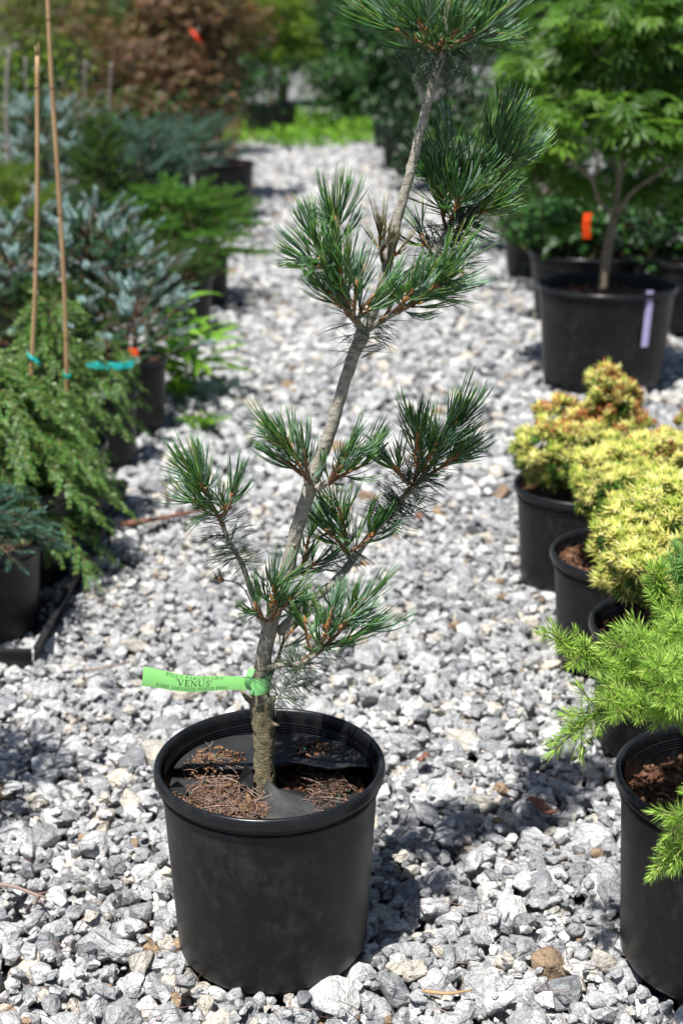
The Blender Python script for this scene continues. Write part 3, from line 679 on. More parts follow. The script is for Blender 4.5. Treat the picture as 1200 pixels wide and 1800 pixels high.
for (a, d, hgt, w_) in ((215, .030, .036, .013), (196, .120, .020, .020)):          # torn corners that stand up
    a = radians(a); q = trunk0+np.array([cos(a), sin(a)])*d; t_ = np.array([-sin(a+.5), cos(a+.5)]); g = G()
    P = [(*(q-t_*w_), ZD), (*(q+t_*w_), ZD), (*(q+t_*w_*.5+.004), ZD+hgt*.6), (*(q+t_*w_*.1), ZD+hgt)]
    P2 = [(x+.0012, y+.0012, z) for x, y, z in P]
    g.add(P+P2, [(0, 1, 2), (0, 2, 3), (4, 6, 5), (4, 7, 6), (1, 5, 6), (1, 6, 2), (2, 6, 7), (2, 7, 3), (3, 7, 4), (3, 4, 0)]); mk('flap', g, ['fabric'], disc, smooth=False)
rd = np.random.default_rng(5)
def in_pot(px, py, sx, sy, n, z):
    """n points scattered about a spot on the disc, kept inside the rim and off the trunk"""
    out = []; c0_ = onz(px, py, z); v = c0_[:2]-pc[:2]; m_ = np.hypot(*v)
    if m_ > R1*.72: c0_[:2] = pc[:2]+v/m_*R1*.72
    kx_ = sx*depth(c0_)/FPX; ky_ = kx_*sy/sx*1.9
    for _ in range(n*30):
        q = rd.normal(0, 1, 2)
        if np.hypot(*q) > 1.9: continue
        p = vec(c0_[0]+q[0]*kx_, c0_[1]+q[1]*ky_, z)
        if np.hypot(*(p[:2]-pc[:2])) < R1-.006 and np.hypot(*(p[:2]-trunk0)) > .026: out.append(p)
        if len(out) == n: break
    while len(out) < n: out.append(out[len(out) % max(1, len(out)//2)]+vec(*rd.normal(0, .002, 2), 0))
    return np.array(out)
SPH = (ICO[1][0], ICO[1][1], np.zeros(len(ICO[1][1]), int))
gp = G(); tot = 0
for (px, py, sx, sy, n_, z) in ((376, 1390, 38, 26, 460, ZD-.004), (350, 1345, 24, 10, 60, ZD+.010), (415, 1428, 36, 10, 220, ZD-.005), (582, 1402, 18, 14, 60, ZD-.012), (588, 1300, 26, 7, 60, ZD+.011), (370, 1330, 30, 8, 60, ZD+.010)):
    P = in_pot(px, py, sx, sy, n_, z); P[:, 2] += rd.uniform(0, .005, n_); s = rd.uniform(.0017, .0027, n_)
    place(gp, SPH, P, frames(randdir(rd, n_), np.zeros(n_)), s, mat=(rd.random(n_) < .055).astype(int))
mk('fertiliser_pellets', gp, ['pellet', 'pellet_teal'], base=pc+vec(0, 0, ZD), label='small brown and teal fertiliser pellets spilled on the black disc', category='pellets', kind='stuff') if False else tag(mk('fertiliser_pellets', gp, ['pellet', 'pellet_teal'], base=pc+vec(0, 0, ZD)), 'small brown and teal fertiliser pellets spilled on the black disc', 'pellets', None, 'stuff')
def litter(spots, L, name, label):
    g = G()
    for (px, py, sx, sy, n_, z) in spots:
        P = in_pot(px, py, sx, sy, n_, z); P[:, 2] += rd.uniform(.001, .007, n_); a = rd.uniform(0, 2*pi, n_)
        d0 = unit(np.stack([np.cos(a), np.sin(a), rd.normal(0, .13, n_)], -1)); b2 = a+rd.normal(0, .75, n_); d1 = unit(np.stack([np.cos(b2), np.sin(b2), rd.normal(-.05, .1, n_)], -1))
        l = L*rd.uniform(.45, 1.1, n_); P = P-d0*l[:, None]*.5
        # keep inside the rim
        E = P+d0*l[:, None]; k = (np.hypot(P[:, 0]-pc[0], P[:, 1]-pc[1]) < R1) & (np.hypot(E[:, 0]-pc[0], E[:, 1]-pc[1]) < R1)
        curved_blades(g, P[k], d0[k], d1[k], l[k], .0013, mats=(0, 0, 0))
    tag(mk(name, g, ['dead_needle'], base=pc+vec(0, 0, ZD)), label, 'litter', None, 'stuff')
litter([(385, 1395, 38, 26, 130, ZD-.001), (430, 1425, 44, 12, 90, ZD-.004), (350, 1335, 30, 12, 26, ZD+.012), (575, 1395, 24, 22, 60, ZD-.006), (580, 1305, 34, 12, 16, ZD+.010), (480, 1432, 60, 8, 16, ZD-.002)], .045,
       'dead_needles', 'reddish brown dead pine needles littering the black disc')
gc = G()
for (px, py, n_, z) in ((360, 1325, 40, ZD+.010), (585, 1380, 34, ZD-.011), (440, 1405, 20, ZD-.005), (595, 1300, 24, ZD+.010), (350, 1400, 40, ZD-.007)):
    P = in_pot(px, py, 24, 12, n_, z); s = rd.uniform(.003, .008, n_); P[:, 2] += .003
    place(gc, (ICO[1][0], ICO[1][1], np.zeros(20, int)), P, frames(unit(rd.normal(0, .5, (n_, 3))+vec(0, 0, 1)), rd.uniform(0, 6, n_)), np.stack([s, s*.45, s*.3], -1))
tag(mk('bark_crumbs', gc, ['bark_chip'], smooth=False, base=pc+vec(0, 0, ZD)), 'dark bark crumbs among the pellets on the black disc', 'bark', None, 'stuff')

# ------------------------------------------------------------------ lime tag with printed name
def glyph(ch):
    """strokes (polyline, width) in a box of height 1, and the box width"""
    K, k = .15, .055
    arc = lambda cx, cy, rx, ry, a, b, n=12: [(cx+rx*cos(radians(a+(b-a)*i/n)), cy+ry*sin(radians(a+(b-a)*i/n))) for i in range(n+1)]
    sf = lambda x, y, w=.17: ([(x-w, y), (x+w, y)], k)
    if ch == 'I': return [([(.2, 0), (.2, 1)], K), sf(.2, .03), sf(.2, .97)], .40
    if ch == 'P': return [([(.2, 0), (.2, 1)], K), sf(.2, .03), sf(.12, .97, .10), ([(.2, .97)]+arc(.40, .735, .24, .235, 90, -90)+[(.2, .5)], .085), (arc(.40, .735, .24, .2, 50, -50), .13)], .70
    if ch == 'R': s, w_ = glyph('P'); return s+[([(.38, .5), (.72, .02)], .13), sf(.74, .03, .09)], .84
    if ch == 'N': return [([(.16, 0), (.16, 1)], k), ([(.12, .98), (.76, .02)], K), ([(.78, 0), (.78, 1)], k), sf(.16, .03, .13), sf(.08, .97, .1), sf(.78, .97, .13)], .92
    if ch == 'U': return [([(.18, 1)]+[(.18, .3)]+arc(.46, .3, .28, .27, 180, 270), K), (arc(.46, .3, .28, .27, 270, 360)+[(.74, 1)], k), sf(.18, .97), sf(.74, .97, .13)], .90
    if ch == 'S': return [(arc(.32, .74, .2, .22, 25, 245), .08), ([(.20, .60), (.45, .40)], .15), (arc(.32, .26, .21, .23, 65, -155), .08), ([(.53, .96), (.53, .72)], k), ([(.10, .05), (.10, .30)], k)], .64
    if ch == 'A': return [([(.12, .02), (.44, 1)], k), ([(.44, 1), (.78, .02)], K), ([(.24, .35), (.62, .35)], k), sf(.12, .03, .12), sf(.78, .03, .15)], .90
    if ch == 'V': return [([(.12, .98), (.44, 0)], K), ([(.44, 0), (.76, .98)], k), sf(.12, .97, .15), sf(.76, .97, .12)], .88
    if ch == 'W': return [([(.10, .98), (.36, 0)], K), ([(.36, 0), (.58, .9)], k), ([(.56, .98), (.82, 0)], K), ([(.82, 0), (1.06, .98)], k), sf(.10, .97, .14), sf(.56, .97, .12), sf(1.06, .97, .11)], 1.18
    if ch == 'F': return [([(.2, 0), (.2, 1)], K), sf(.2, .03), ([(.04, .97), (.62, .97)], k), ([(.62, .99), (.62, .76)], k), ([(.2, .52), (.48, .52)], k), ([(.48, .64), (.48, .40)], k)], .68
    if ch == 'E': return [([(.2, 0), (.2, 1)], K), ([(.04, .97), (.62, .97)], k), ([(.62, .99), (.62, .76)], k), ([(.2, .52), (.48, .52)], k), ([(.48, .64), (.48, .40)], k), ([(.04, .03), (.64, .03)], k), ([(.66, .01), (.66, .26)], k)], .74
    if ch == 'L': return [([(.2, 0), (.2, 1)], K), sf(.2, .97), ([(.04, .03), (.62, .03)], k), ([(.64, .01), (.64, .28)], k)], .72
    if ch == 'O': return [(arc(.45, .5, .34, .48, 0, 360, 22), .09), (arc(.45, .5, .33, .44, 130, 230), .14), (arc(.45, .5, .33, .44, -50, 50), .14)], .92
    if ch == 'T': return [([(.38, 0), (.38, 1)], K), sf(.38, .03), ([(.06, .97), (.70, .97)], k), ([(.06, .99), (.06, .74)], k), ([(.70, .99), (.70, .74)], k)], .78
    if ch == 'H': return [([(.18, 0), (.18, 1)], K), ([(.72, 0), (.72, 1)], K), ([(.18, .51), (.72, .51)], k), sf(.18, .03), sf(.18, .97), sf(.72, .03), sf(.72, .97)], .92
    if ch == 'J': return [([(.30, 1), (.30, .2)]+arc(.18, .15, .12, .17, 0, -140), .12), sf(.30, .97)], .50
    if ch == "'": return [([(.10, 1), (.10, .68)], .09)], .22
    return [], .38
def text_tris(txt, x0, x1, y0, y1):
    """2-D triangles of a line of lettering fitted to a box"""
    V = []; T = []; x = 0.0; thin = .72 if len(txt) > 10 else .9
    for ch in txt:
        st, wd = glyph(ch)
        for pl, wd_ in st:
            pl = np.array(pl, float)+[x, 0]
            if len(pl) == 2: pl = np.linspace(pl[0], pl[1], 7)
            d = np.gradient(pl, axis=0); d /= np.maximum(np.linalg.norm(d, axis=1, keepdims=True), 1e-6); nr = np.stack([-d[:, 1], d[:, 0]], 1)*wd_/2*thin
            b = len(V); V += list(pl+nr)+list(pl-nr); m = len(pl)
            for i in range(m-1): T += [(b+i, b+m+i, b+m+i+1), (b+i, b+m+i+1, b+i+1)]
        x += wd+.05
    V = np.array(V); V[:, 0] = x0+V[:, 0]/x*(x1-x0); V[:, 1] = y0+V[:, 1]*(y1-y0); return V, T
# strip axis from its free end to the trunk; u along, v across, curled back at both edges
tL, tR = tp(251, 1190.5, -.050), tp(438, 1201, -.024)
tax = unit(tR-tL); tlen = np.linalg.norm(tR-tL); TH = .0262
tn = unit(np.cross(tax, vec(0, 0, 1))); tn = tn if tn[1] < 0 else -tn
view = unit(CAMV-(tL+tR)/2); tn = unit(tn+.75*view); tup = np.cross(tn, tax); tup = tup if tup[2] > 0 else -tup
CURL = .50
def tagpt(u, v, lift=0.0):
    a = (v-.5)*2*CURL*.5*(1.0-.35*u); rad = TH/CURL
    droop = -.0045*sin(pi*u)+.0012*sin(9*u+1)
    return tL+tax*(u*tlen)+tup*(rad*sin(a)*1.0+droop)+tn*(rad*(cos(a)-1)+lift)
nu, nv = 40, 12
troot2 = thing('plant_tag', (tL+tR)/2, 'lime green printed name tag looped round the pine trunk', 'tag')
for nm, mt in (('printed_strip', 'tag'),):
    g = G(); P = np.array([[tagpt(i/(nu-1), j/(nv-1), s) for j in range(nv)] for i in range(nu) for s in (0,)]).reshape(-1, 3)
    B = np.array([[tagpt(i/(nu-1), j/(nv-1), -.0004) for j in range(nv)] for i in range(nu)]).reshape(-1, 3)
    g.add(P, grid_tris(nu, nv)); g.add(B, grid_tris(nu, nv)[:, ::-1]); mk(nm, g, [mt], troot2)
for txt, x0, x1, y0, y1 in (("PINUS PARVIFLORA", .21, .755, .765, .965), ("'VENUS'", .305, .655, .36, .725), ("RARE JAPANESE WHITE PINE", .13, .80, .095, .285)):
    V2, T2 = text_tris(txt, x0, x1, y0, y1); g = G(); g.add([tagpt(a, b, .0003) for a, b in V2], T2); mk('lettering', g, ['ink'], troot2)
# loop round the trunk
ci = np.argmin(np.abs(sp[:, 2]-tp(455, 1197)[2])); c0 = sp[ci, :3]; ax_t = unit(sp[ci+2, :3]-sp[ci-2, :3]); rr = sp[ci, 3]+.0022
g = G(); aa = np.linspace(pi*1.12, pi*1.12+2*pi*.97, 40); P = []
for a in aa:
    for j in range(5): P.append(c0+vec(cos(a), sin(a), 0)*(rr+.0006*sin(j*1.3))+ax_t*((j/4-.5)*.0245)+vec(0, 0, .002*cos(a)))
P = np.array(P); g.add(P, grid_tris(40, 5)); P2 = c0+(P-c0)*.985; g.add(P2, grid_tris(40, 5)[:, ::-1]); mk('trunk_loop', g, ['tagback'], troot2)
kx = tp(436, 1196, -.030)
for (P_, wd_) in (([kx+vec(.002, 0, -.014), kx+vec(-.001, -.004, -.004), kx+vec(.001, -.006, .006), kx+vec(.004, -.002, .017)], .007), ([kx+vec(-.004, -.002, .004), kx+vec(.002, -.007, .008), kx+vec(.008, -.003, .018)], .005)):
    s_ = smooth_path(P_, 12); g = G(); W_ = np.concatenate([s_+vec(-wd_/2, 0, .001), s_+vec(wd_/2, -.001, 0)]).reshape(2, 12, 3).transpose(1, 0, 2).reshape(-1, 3)
    g.add(W_, grid_tris(12, 2)); g.add(W_+vec(0, .0005, 0), grid_tris(12, 2)[:, ::-1]); mk('tie_end', g, ['tagback'], troot2)

# ------------------------------------------------------------------ foliage templates
def tm_brush(n, L, nl, wd, a0=70, a1=18, seed=0, flat=0, stem=.0016, seg=1, tipmat=None):
    r = np.random.default_rng(seed); g = G(); z = L*(np.arange(n)+.5)/n; ph = np.arange(n)*2.39996+r.normal(0, .2, n)
    al = np.radians(a0+(a1-a0)*(z/L)**1.5+r.normal(0, 7, n)); 
    if flat: ph = np.where(np.arange(n) % 2 == 0, 0, pi)+r.normal(0, flat, n)
    d = np.stack([np.sin(al)*np.cos(ph), np.sin(al)*np.sin(ph), np.cos(al)], -1); p = np.stack([0*z, 0*z, z], -1)
    l = nl*r.uniform(.8, 1.15, n)*(1-.25*(z/L)); t = np.cross(d, [0, 0, 1.]); t = unit(t)
    if flat: t = np.tile(vec(0, 0, 1.), (n, 1))
    for i in range(n):
        m_ = 0 if tipmat is None or z[i] < L*.86 else tipmat
        a = p[i]; b = p[i]+d[i]*l[i]*.5; c = p[i]+d[i]*l[i]
        g.add([a, b+t[i]*wd/2, c, b-t[i]*wd/2], [(0, 1, 2), (0, 2, 3)], m_)
    g.add(*tube([(0, 0, -.004), (0, 0, L*.9)], [stem, stem*.5], 3, False), 1)
    return g.arrays()
def tm_spray(n, L, wd, seed=0):
    """little scale-leaf sprig: pointed fingers fanning out of a point along +Z"""
    r = np.random.default_rng(seed); g = G(); d = unit(np.c_[r.normal(0, .62, (n, 2)), r.uniform(.35, 1.1, n)])
    for i in range(n):
        t = unit(np.cross(d[i], [.3, .2, 1.])); s = np.cross(d[i], t); o = d[i]*L*r.uniform(0, .35); l = L*r.uniform(.5, .85); b = o+d[i]*l*.45
        b = o+d[i]*l*.15; g.add([b+t*wd/2, b-t*wd*.25+s*wd*.43, b-t*wd*.25-s*wd*.43, o+d[i]*l], [(3, 1, 0), (3, 2, 1), (3, 0, 2)])
    return g.arrays()
def tm_palm(lobes, wd, droop=.25, tooth=True, span=125):
    """palmate leaf, blade along +Y, normal +Z, size 1"""
    g = G()
    for i in range(lobes):
        a = radians(-span+2*span*i/(lobes-1)); l = 1-.45*(abs(a)/radians(span))**1.4; d = vec(sin(a), cos(a), 0); t = vec(d[1], -d[0], 0); w_ = wd*l
        z = lambda s: -droop*s*s
        P = [(0, 0, 0), *(d*l*.45+t*w_+vec(0, 0, z(.45*l)-.02),), ] if False else None
        if tooth:
            P = [vec(0, 0, 0), d*l*.40+t*w_*.62, d*l*.62+t*w_*1.15, d*l*.68+t*w_*.55, d*l, d*l*.68-t*w_*.55, d*l*.62-t*w_*1.15, d*l*.40-t*w_*.62, d*l*.5]
            P = [p+vec(0, 0, z(np.linalg.norm(p))-(.0 if k in (0, 4, 8) else .05)) for k, p in enumerate(P)]
            g.add(P, [(0, 1, 8), (1, 2, 3), (1, 3, 8), (3, 4, 8), (8, 4, 5), (8, 5, 7), (7, 5, 6), (8, 7, 0)])
        else:
            P = [vec(0, 0, 0), d*l*.5+t*w_, d*l, d*l*.5-t*w_]; P = [p+vec(0, 0, z(np.linalg.norm(p))) for p in P]
            g.add(P, [(0, 1, 2), (0, 2, 3)])
    # join lobes into one island by sharing the centre
    V, T, I = g.arrays(); k = 9 if tooth else 4; T = np.where(T % k == 0, 0, T); return V, T, I
def tm_leaf(wd, droop=.2, n=3):
    """simple pointed leaf, +Y, folded on the midrib"""
    g = G(); ys = np.linspace(0, 1, n+2)[1:-1]; P = [vec(0, 0, 0)]
    for y in ys:
        w_ = wd*sin(pi*(y*.85+.1)); P += [vec(-w_, y, -droop*y*y+.1*wd), vec(0, y, -droop*y*y-.25*wd), vec(w_, y, -droop*y*y+.1*wd)]
    P.append(vec(0, 1, -droop)); T = [(0, 2, 1), (0, 3, 2)]
    for i in range(n-1):
        a = 1+3*i; b = a+3; T += [(a, a+1, b+1), (a, b+1, b), (a+1, a+2, b+2), (a+1, b+2, b+1)]
    a = 1+3*(n-1); e = len(P)-1; T += [(a, a+1, e), (a+1, a+2, e)]
    g.add(P, T); return g.arrays()
def leaf_frames(Nrm, Dir):
    Nrm = unit(Nrm); Y = unit(Dir-np.sum(Dir*Nrm, 1, keepdims=True)*Nrm); X = np.cross(Y, Nrm); return np.stack([X, Y, Nrm], -1)

# ------------------------------------------------------------------ conifer builder
def conifer(name, label, cat, base, H, R, nb, prof, elev, tmpls, mats, seed, droop=0.0, tw=.055, scale=(.85, 1.15), twig_el=.25, side=.9, inner=.3, trunk_r=.008, group=None, lean=(0, 0), stem_mat='wood', twigs_per=1.0, z0=.06, nst=1, tipq=None):
    r = np.random.default_rng(seed); base = np.asarray(base, float); root = thing(name, base, label, cat, group)
    if base[1] > 3.2: H, R, tw, scale = H*1.08, R*1.08, tw*1.04, (scale[0]*1.06, scale[1]*1.06)
    top = base+vec(lean[0], lean[1], H); gt = G(); tr = smooth_path([base, base+(top-base)*.5+vec(*r.normal(0, .012, 2), 0), top], 12); gt.add(*tube(tr, np.linspace(trunk_r, trunk_r*.25, 12), 8))
    P = []; D = []; S = []; Q = []
    for i in range(nb):
        t = (i+.5)/nb; c = base+(top-base)*(z0+(1-z0)*t)
        az = i*2.39996+r.normal(0, .3); L = R*prof(t)*r.uniform(.72, 1.12); e = elev(t)+r.normal(0, .10); o = vec(cos(az), sin(az), 0)
        ss = np.linspace(0, 1, 7); pts = c+np.outer(ss*L*cos(e), o)+np.outer(ss*L*sin(e)-droop*L*ss**2, [0, 0, 1.])
        gt.add(*tube(pts, np.linspace(trunk_r*.42, trunk_r*.12, 7), 4, False))
        n = max(1, int(L*(1-inner)/tw*2*twigs_per)); q = inner+(1-inner)*(np.arange(n)+r.random(n))/n
        pos = np.stack([np.interp(q, ss, pts[:, k]) for k in range(3)], -1); tan_ = unit(np.stack([np.interp(q, ss, np.gradient(pts[:, k])) for k in range(3)], -1))
        sgn = np.where(np.arange(n) % 2 == 0, 1., -1.)[:, None]; sd_ = np.cross(tan_, [0, 0, 1.])*sgn
        d = unit(tan_*.8+sd_*side*r.uniform(.5, 1.1, (n, 1))+vec(0, 0, 1)*twig_el*r.uniform(.2, 1.4, (n, 1))+r.normal(0, .12, (n, 3)))
        P += [pos, pts[-1:]]; D += [d, unit(pts[-1:]-pts[-2:-1])]; S += [r.uniform(*scale, n), r.uniform(*scale, 1)]; Q += [q*(.35+.65*r.random(n)**.5)+.12*t, [1.]]
    P.append(top[None]); D.append(np.array([[0, 0, 1.]])); S.append(np.array([1.1])); Q.append([1.]); Q = np.concatenate(Q)
    P = np.concatenate(P); D = np.concatenate(D); S = np.concatenate(S); g = G(); which = r.integers(0, len(tmpls), len(P))
    for k, tm in enumerate(tmpls):
        m_ = which == k
        if m_.any():
            rl = r.uniform(0, 2*pi, m_.sum()) if name != 'weeping_hemlock' else np.full(m_.sum(), 0.)
            fr_ = frames(D[m_], rl)
            if tipq is None: place(g, tm, P[m_], fr_, S[m_])
            else:
                a_ = Q[m_] > tipq; dark = (tm[0], tm[1], np.where(tm[2] == 0, 2, tm[2]))
                if a_.any(): place(g, tm, P[m_][a_], fr_[a_], S[m_][a_])
                if (~a_).any(): place(g, dark, P[m_][~a_], fr_[~a_], S[m_][~a_])
    mk('trunk', gt, [stem_mat], root); mk('crown', g, mats, root); return root
def leafy(name, label, cat, base, limbs, clumps, tm, mats, n, size, seed, droop=.3, trunk_r=.02, stem='wood_grey', shell=.5, group=None, upn=.9, nmat=1):
    """broad-leaved plant: limbs (polylines) and leaves spread through clumps (centre, radii)"""
    r = np.random.default_rng(seed); root = thing(name, base, label, cat, group); gt = G()
    for pl, ra, rb in limbs:
        s_ = smooth_path(pl, 14) if len(pl) > 2 else np.linspace(pl[0], pl[1], 8); gt.add(*tube(s_, np.linspace(ra, rb, len(s_)), 8))
    vol = np.array([np.prod(c[1])**.67 for c in clumps]); cnt = np.maximum(3, (n*vol/vol.sum()).astype(int)); g = G()
    for (c, rad), k in zip(clumps, cnt):
        d = randdir(r, k); q = r.random(k)**shell; P = np.asarray(c)+d*q[:, None]*np.asarray(rad)
        Dr = unit(d*vec(1, 1, .3)+r.normal(0, .45, (k, 3))+vec(0, 0, -droop)); Nn = unit(vec(0, 0, upn)+d*.45+r.normal(0, .38, (k, 3)))
        s = size*r.uniform(.6, 1.15, k); place(g, tm, P, leaf_frames(Nn, Dr), s, mat=r.integers(0, nmat, k) if nmat > 1 else 0)
        for j in range(min(10, max(1, k//25))):                      # twigs into the clump
            e = np.asarray(c)+d[j]*q[j]*np.asarray(rad); m0 = np.asarray(c)-vec(0, 0, np.asarray(rad)[2]*.6); gt.add(*tube([m0, (m0+e)/2+vec(0, 0, .01), e], [trunk_r*.16, trunk_r*.12, trunk_r*.05], 4, False))
    mk('trunk', gt, [stem], root); mk('crown', g, mats, root); return root
def clump_cloud(r, c, rad, n, s):
    out = []
    for i in range(n):
        d = randdir(r, 1)[0]; out.append((np.asarray(c)+d*np.asarray(rad)*r.uniform(.3, .85), np.asarray(rad)*s*r.uniform(.7, 1.3)))
    return out

cone = lambda t: max(.06, (1-t))
mound = lambda t: max(.2, sqrt(max(0, 1-t*t)))
rq = np.random.default_rng(99)
BR_SILVER = [tm_brush(80, .062, .0135, .0030, 78, 30, s, stem=.004) for s in (1, 2)]
BR_BLUE = [tm_brush(60, .05, .012, .0026, 70, 22, s) for s in (3, 4)]
BR_SPRUCE = [tm_brush(52, .042, .011, .0024, 66, 18, s) for s in (5, 6)]
BR_PINE = [tm_brush(60, .045, .045, .0022, 55, 12, s) for s in (7, 8)]
BR_HEM = [tm_brush(44, .062, .0130, .0034, 70, 35, s, flat=.5, tipmat=2, stem=.0008) for s in (9, 10)]
BR_LARCH = [tm_brush(64, .034, .0225, .0016, 100, 14, s, stem=.0013) for s in (11, 12, 13)]
SPR = [tm_spray(8, .022, .0036, s) for s in (1, 2, 3)]
FRESH = [tm_spray(12, .04, .007, s) for s in (4, 5)]
def potbase(key, drop=.04): c, r, h = POTS[key]; return c+vec(0, 0, h-drop)

# --- left row
conifer('blue_spruce', 'blue-green spruce twigs reaching in at the frame edge above the tray', 'spruce', potbase('L1', .0)+vec(.0, -.04, 0), .06, .17, 26, lambda t: .9, lambda t: .15+.3*t, BR_BLUE, ['bluegreen', 'wood'], 31, droop=.35, tw=.022, z0=.1)
conifer('dwarf_spruce', 'dense green spruce just outside the frame, nearest of its row', 'spruce', potbase('L0'), .66, .20, 90, mound, lambda t: .3+.4*t, BR_SPRUCE, ['spruce', 'wood'], 33, tw=.03)
def hemlock(key, label, H, R, nb, seed, droop=.80, tw=.024, z0=.12, lean=(0, 0)):
    return conifer('weeping_hemlock', label, 'hemlock', potbase(key), H, R, nb, lambda t: (.80+.35*sin(pi*min(1, t*1.1)))*(1 if t < .85 else .75), lambda t: .35+.55*t, BR_HEM, ['hemlock', 'hem_twig', 'hemlock_tip'], seed, droop=droop, tw=tw, twig_el=-.22, side=.9, inner=.10, trunk_r=.0055, lean=lean, scale=(.7, 1.15), z0=.0, twigs_per=1.1)
hemlock('L2', 'large weeping hemlock mound in front, tied to the shorter bamboo cane', .32, .25, 110, 41, lean=(-.05, .0))
hemlock('L3', 'weeping hemlock tied with green tape to the taller bamboo cane', .36, .125, 60, 42, lean=(-.0, .0))
hemlock('L4', 'small drooping hemlock spreading behind the taller cane', .17, .085, 18, 43)
def fir(key, label, H, R, nb, seed, tw=.075, scale=(.9, 1.3), lean=(0, 0)):
    return conifer('silver_fir', label, 'fir', potbase(key), H, R, nb, mound, lambda t: .25+.55*t, BR_SILVER, ['silver', 'wood', 'firgreen'], seed, tw=tw, scale=scale, lean=lean, tipq=.76)
fir('L10', 'silver fir with frosted blue-white shoots behind the two canes', .36, .28, 66, 51, tw=.06)
fir('L5', 'silver fir low down beside the orange ribbon pot', .20, .17, 30, 54, lean=(.0, .08))
fir('L9', 'silver fir half hidden behind the shorter cane and hemlock', .36, .28, 54, 52)
fir('L13', 'farthest silver fir, at the top of the two canes', .46, .44, 70, 53, tw=.075, scale=(1.0, 1.5))
conifer('mugo_pine', 'yellow-green mugo pine at the frame edge between silver firs', 'pine', potbase('L11'), .36, .26, 40, mound, lambda t: .5+.5*t, BR_PINE, ['lime_needle', 'wood'], 61, tw=.06)
conifer('dwarf_spruce', 'small upright dark green spruce between the silver firs', 'spruce', potbase('L12'), .56, .24, 90, lambda t: max(.16, (1-t)**.6), lambda t: .5+.3*t, BR_SPRUCE, ['spruce', 'wood'], 62, tw=.024, scale=(1, 1.4))
conifer('dwarf_spruce', 'low dark green spruce tucked behind the taller cane and hemlock', 'spruce', potbase('L16'), .20, .20, 50, mound, lambda t: .25+.5*t, BR_SPRUCE, ['spruce', 'wood'], 64, tw=.03, scale=(1, 1.4))
conifer('dwarf_spruce', 'low shaded green spruce in the pot behind the leafy weed', 'spruce', potbase('L6'), .12, .17, 34, mound, lambda t: .2+.4*t, BR_SPRUCE, ['spruce', 'wood'], 65, tw=.034, scale=(1, 1.4), lean=(-.05, 0))
conifer('mounding_spruce', 'small blue-green spruce spilling from the tall lone pot', 'spruce', potbase('L7')+vec(-.16, 0, -.03), .26, .26, 44, mound, lambda t: .2+.5*t, BR_BLUE, ['bluegreen', 'wood'], 66, tw=.045, scale=(1.2, 1.7))
conifer('mounding_spruce', 'grey-green spreading spruce between the lone pot and the canes', 'spruce', potbase('L15')+vec(-.22, 0, 0), .36, .40, 60, mound, lambda t: .2+.5*t, BR_BLUE, ['bluegreen', 'wood'], 63, tw=.04, scale=(1.2, 1.7))
def sprig_mound(name, label, cat, base, lumps, n, tms, mats, seed, size=(.8, 1.3), chooser=None, stem=.008, inner=.5):
    r = np.random.default_rng(seed); root = thing(name, base, label, cat); g = G(); gt = G(); base = np.asarray(base)
    vol = np.array([np.prod(l[1])**.67 for l in lumps]); cnt = (n*vol/vol.sum()).astype(int)
    for (c, rad), k in zip(lumps, cnt):
        c = np.asarray(c); rad = np.asarray(rad); nc = max(12, k//15); dc = randdir(r, nc); lc = r.uniform(.80, 1.28, nc); wc = r.integers(0, nc, k)
        q = inner+(1-inner)*r.random(k)**.6; d = unit(dc[wc]+r.normal(0, 1, (k, 3))*(.30*(1.22-q))[:, None])
        P = c+d*(q*lc[wc])[:, None]*rad; D = unit(d+vec(0, 0, .35)+r.normal(0, .35, (k, 3)))
        m_ = chooser(P, q, d, r) if chooser else np.zeros(k, int); wh = r.integers(0, len(tms), k)
        for j, tm in enumerate(tms):
            s = wh == j
            if s.any(): place(g, tm, P[s], frames(D[s], r.uniform(0, 6, s.sum())), r.uniform(*size, s.sum()), mat=m_[s])
        gt.add(*tube([base-vec(0, 0, .01), (base+c)/2+vec(*r.normal(0, .01, 2), -.01), c], [stem, stem*.6, stem*.25], 6, False))
        for j in range(min(k, 14)): gt.add(*tube([c, P[j]], [stem*.22, stem*.1], 3, False))
    mk('trunk', gt, ['wood'], root); mk('crown', g, mats, root); return root
conifer('feathery_cypress', 'feathery fresh green spreading shrub overhanging small pots beside the path', 'cypress', potbase('L6b')+vec(-.12, 0, 0), .24, .40, 84, mound, lambda t: .10+.55*t, BR_SPRUCE, ['fresh', 'wood'], 71, tw=.034, scale=(1.2, 1.8), droop=.12)
c12 = POTS['L6'][0]
# leafy weed
def weed(name, label, pts, n_stems, H, leafL, seed, tm, mats):
    r = np.random.default_rng(seed); base = np.asarray(pts); root = thing(name, base, label, 'weed'); g = G(); gt = G()
    for s in range(n_stems):
        a = r.uniform(0, 6.28); o = vec(cos(a), sin(a), 0)*r.uniform(.0, .07); e = base+o*1.8+vec(0, 0, H*r.uniform(.6, 1.05)); pl = smooth_path([base+o*.3, base+o+vec(0, 0, H*.45), e], 10); gt.add(*tube(pl, np.linspace(.0032, .0015, 10), 6))
        k = 10; q = np.linspace(.25, 1, k); P = np.stack([np.interp(q, np.linspace(0, 1, 10), pl[:, i]) for i in range(3)], -1); ph = np.arange(k)*2.4+r.uniform(0, 6)
        D = np.stack([np.cos(ph), np.sin(ph), .55*q+.1], -1); Nn = np.stack([-np.cos(ph)*.5, -np.sin(ph)*.5, np.ones(k)], -1)
        place(g, tm, P, leaf_frames(Nn+r.normal(0, .2, (k, 3)), D+r.normal(0, .15, (k, 3))), leafL*(1.1-.55*q)*r.uniform(.8, 1.15, k), mat=0)
    mk('stem', gt, ['weed'], root); mk('leaves', g, mats, root); return root
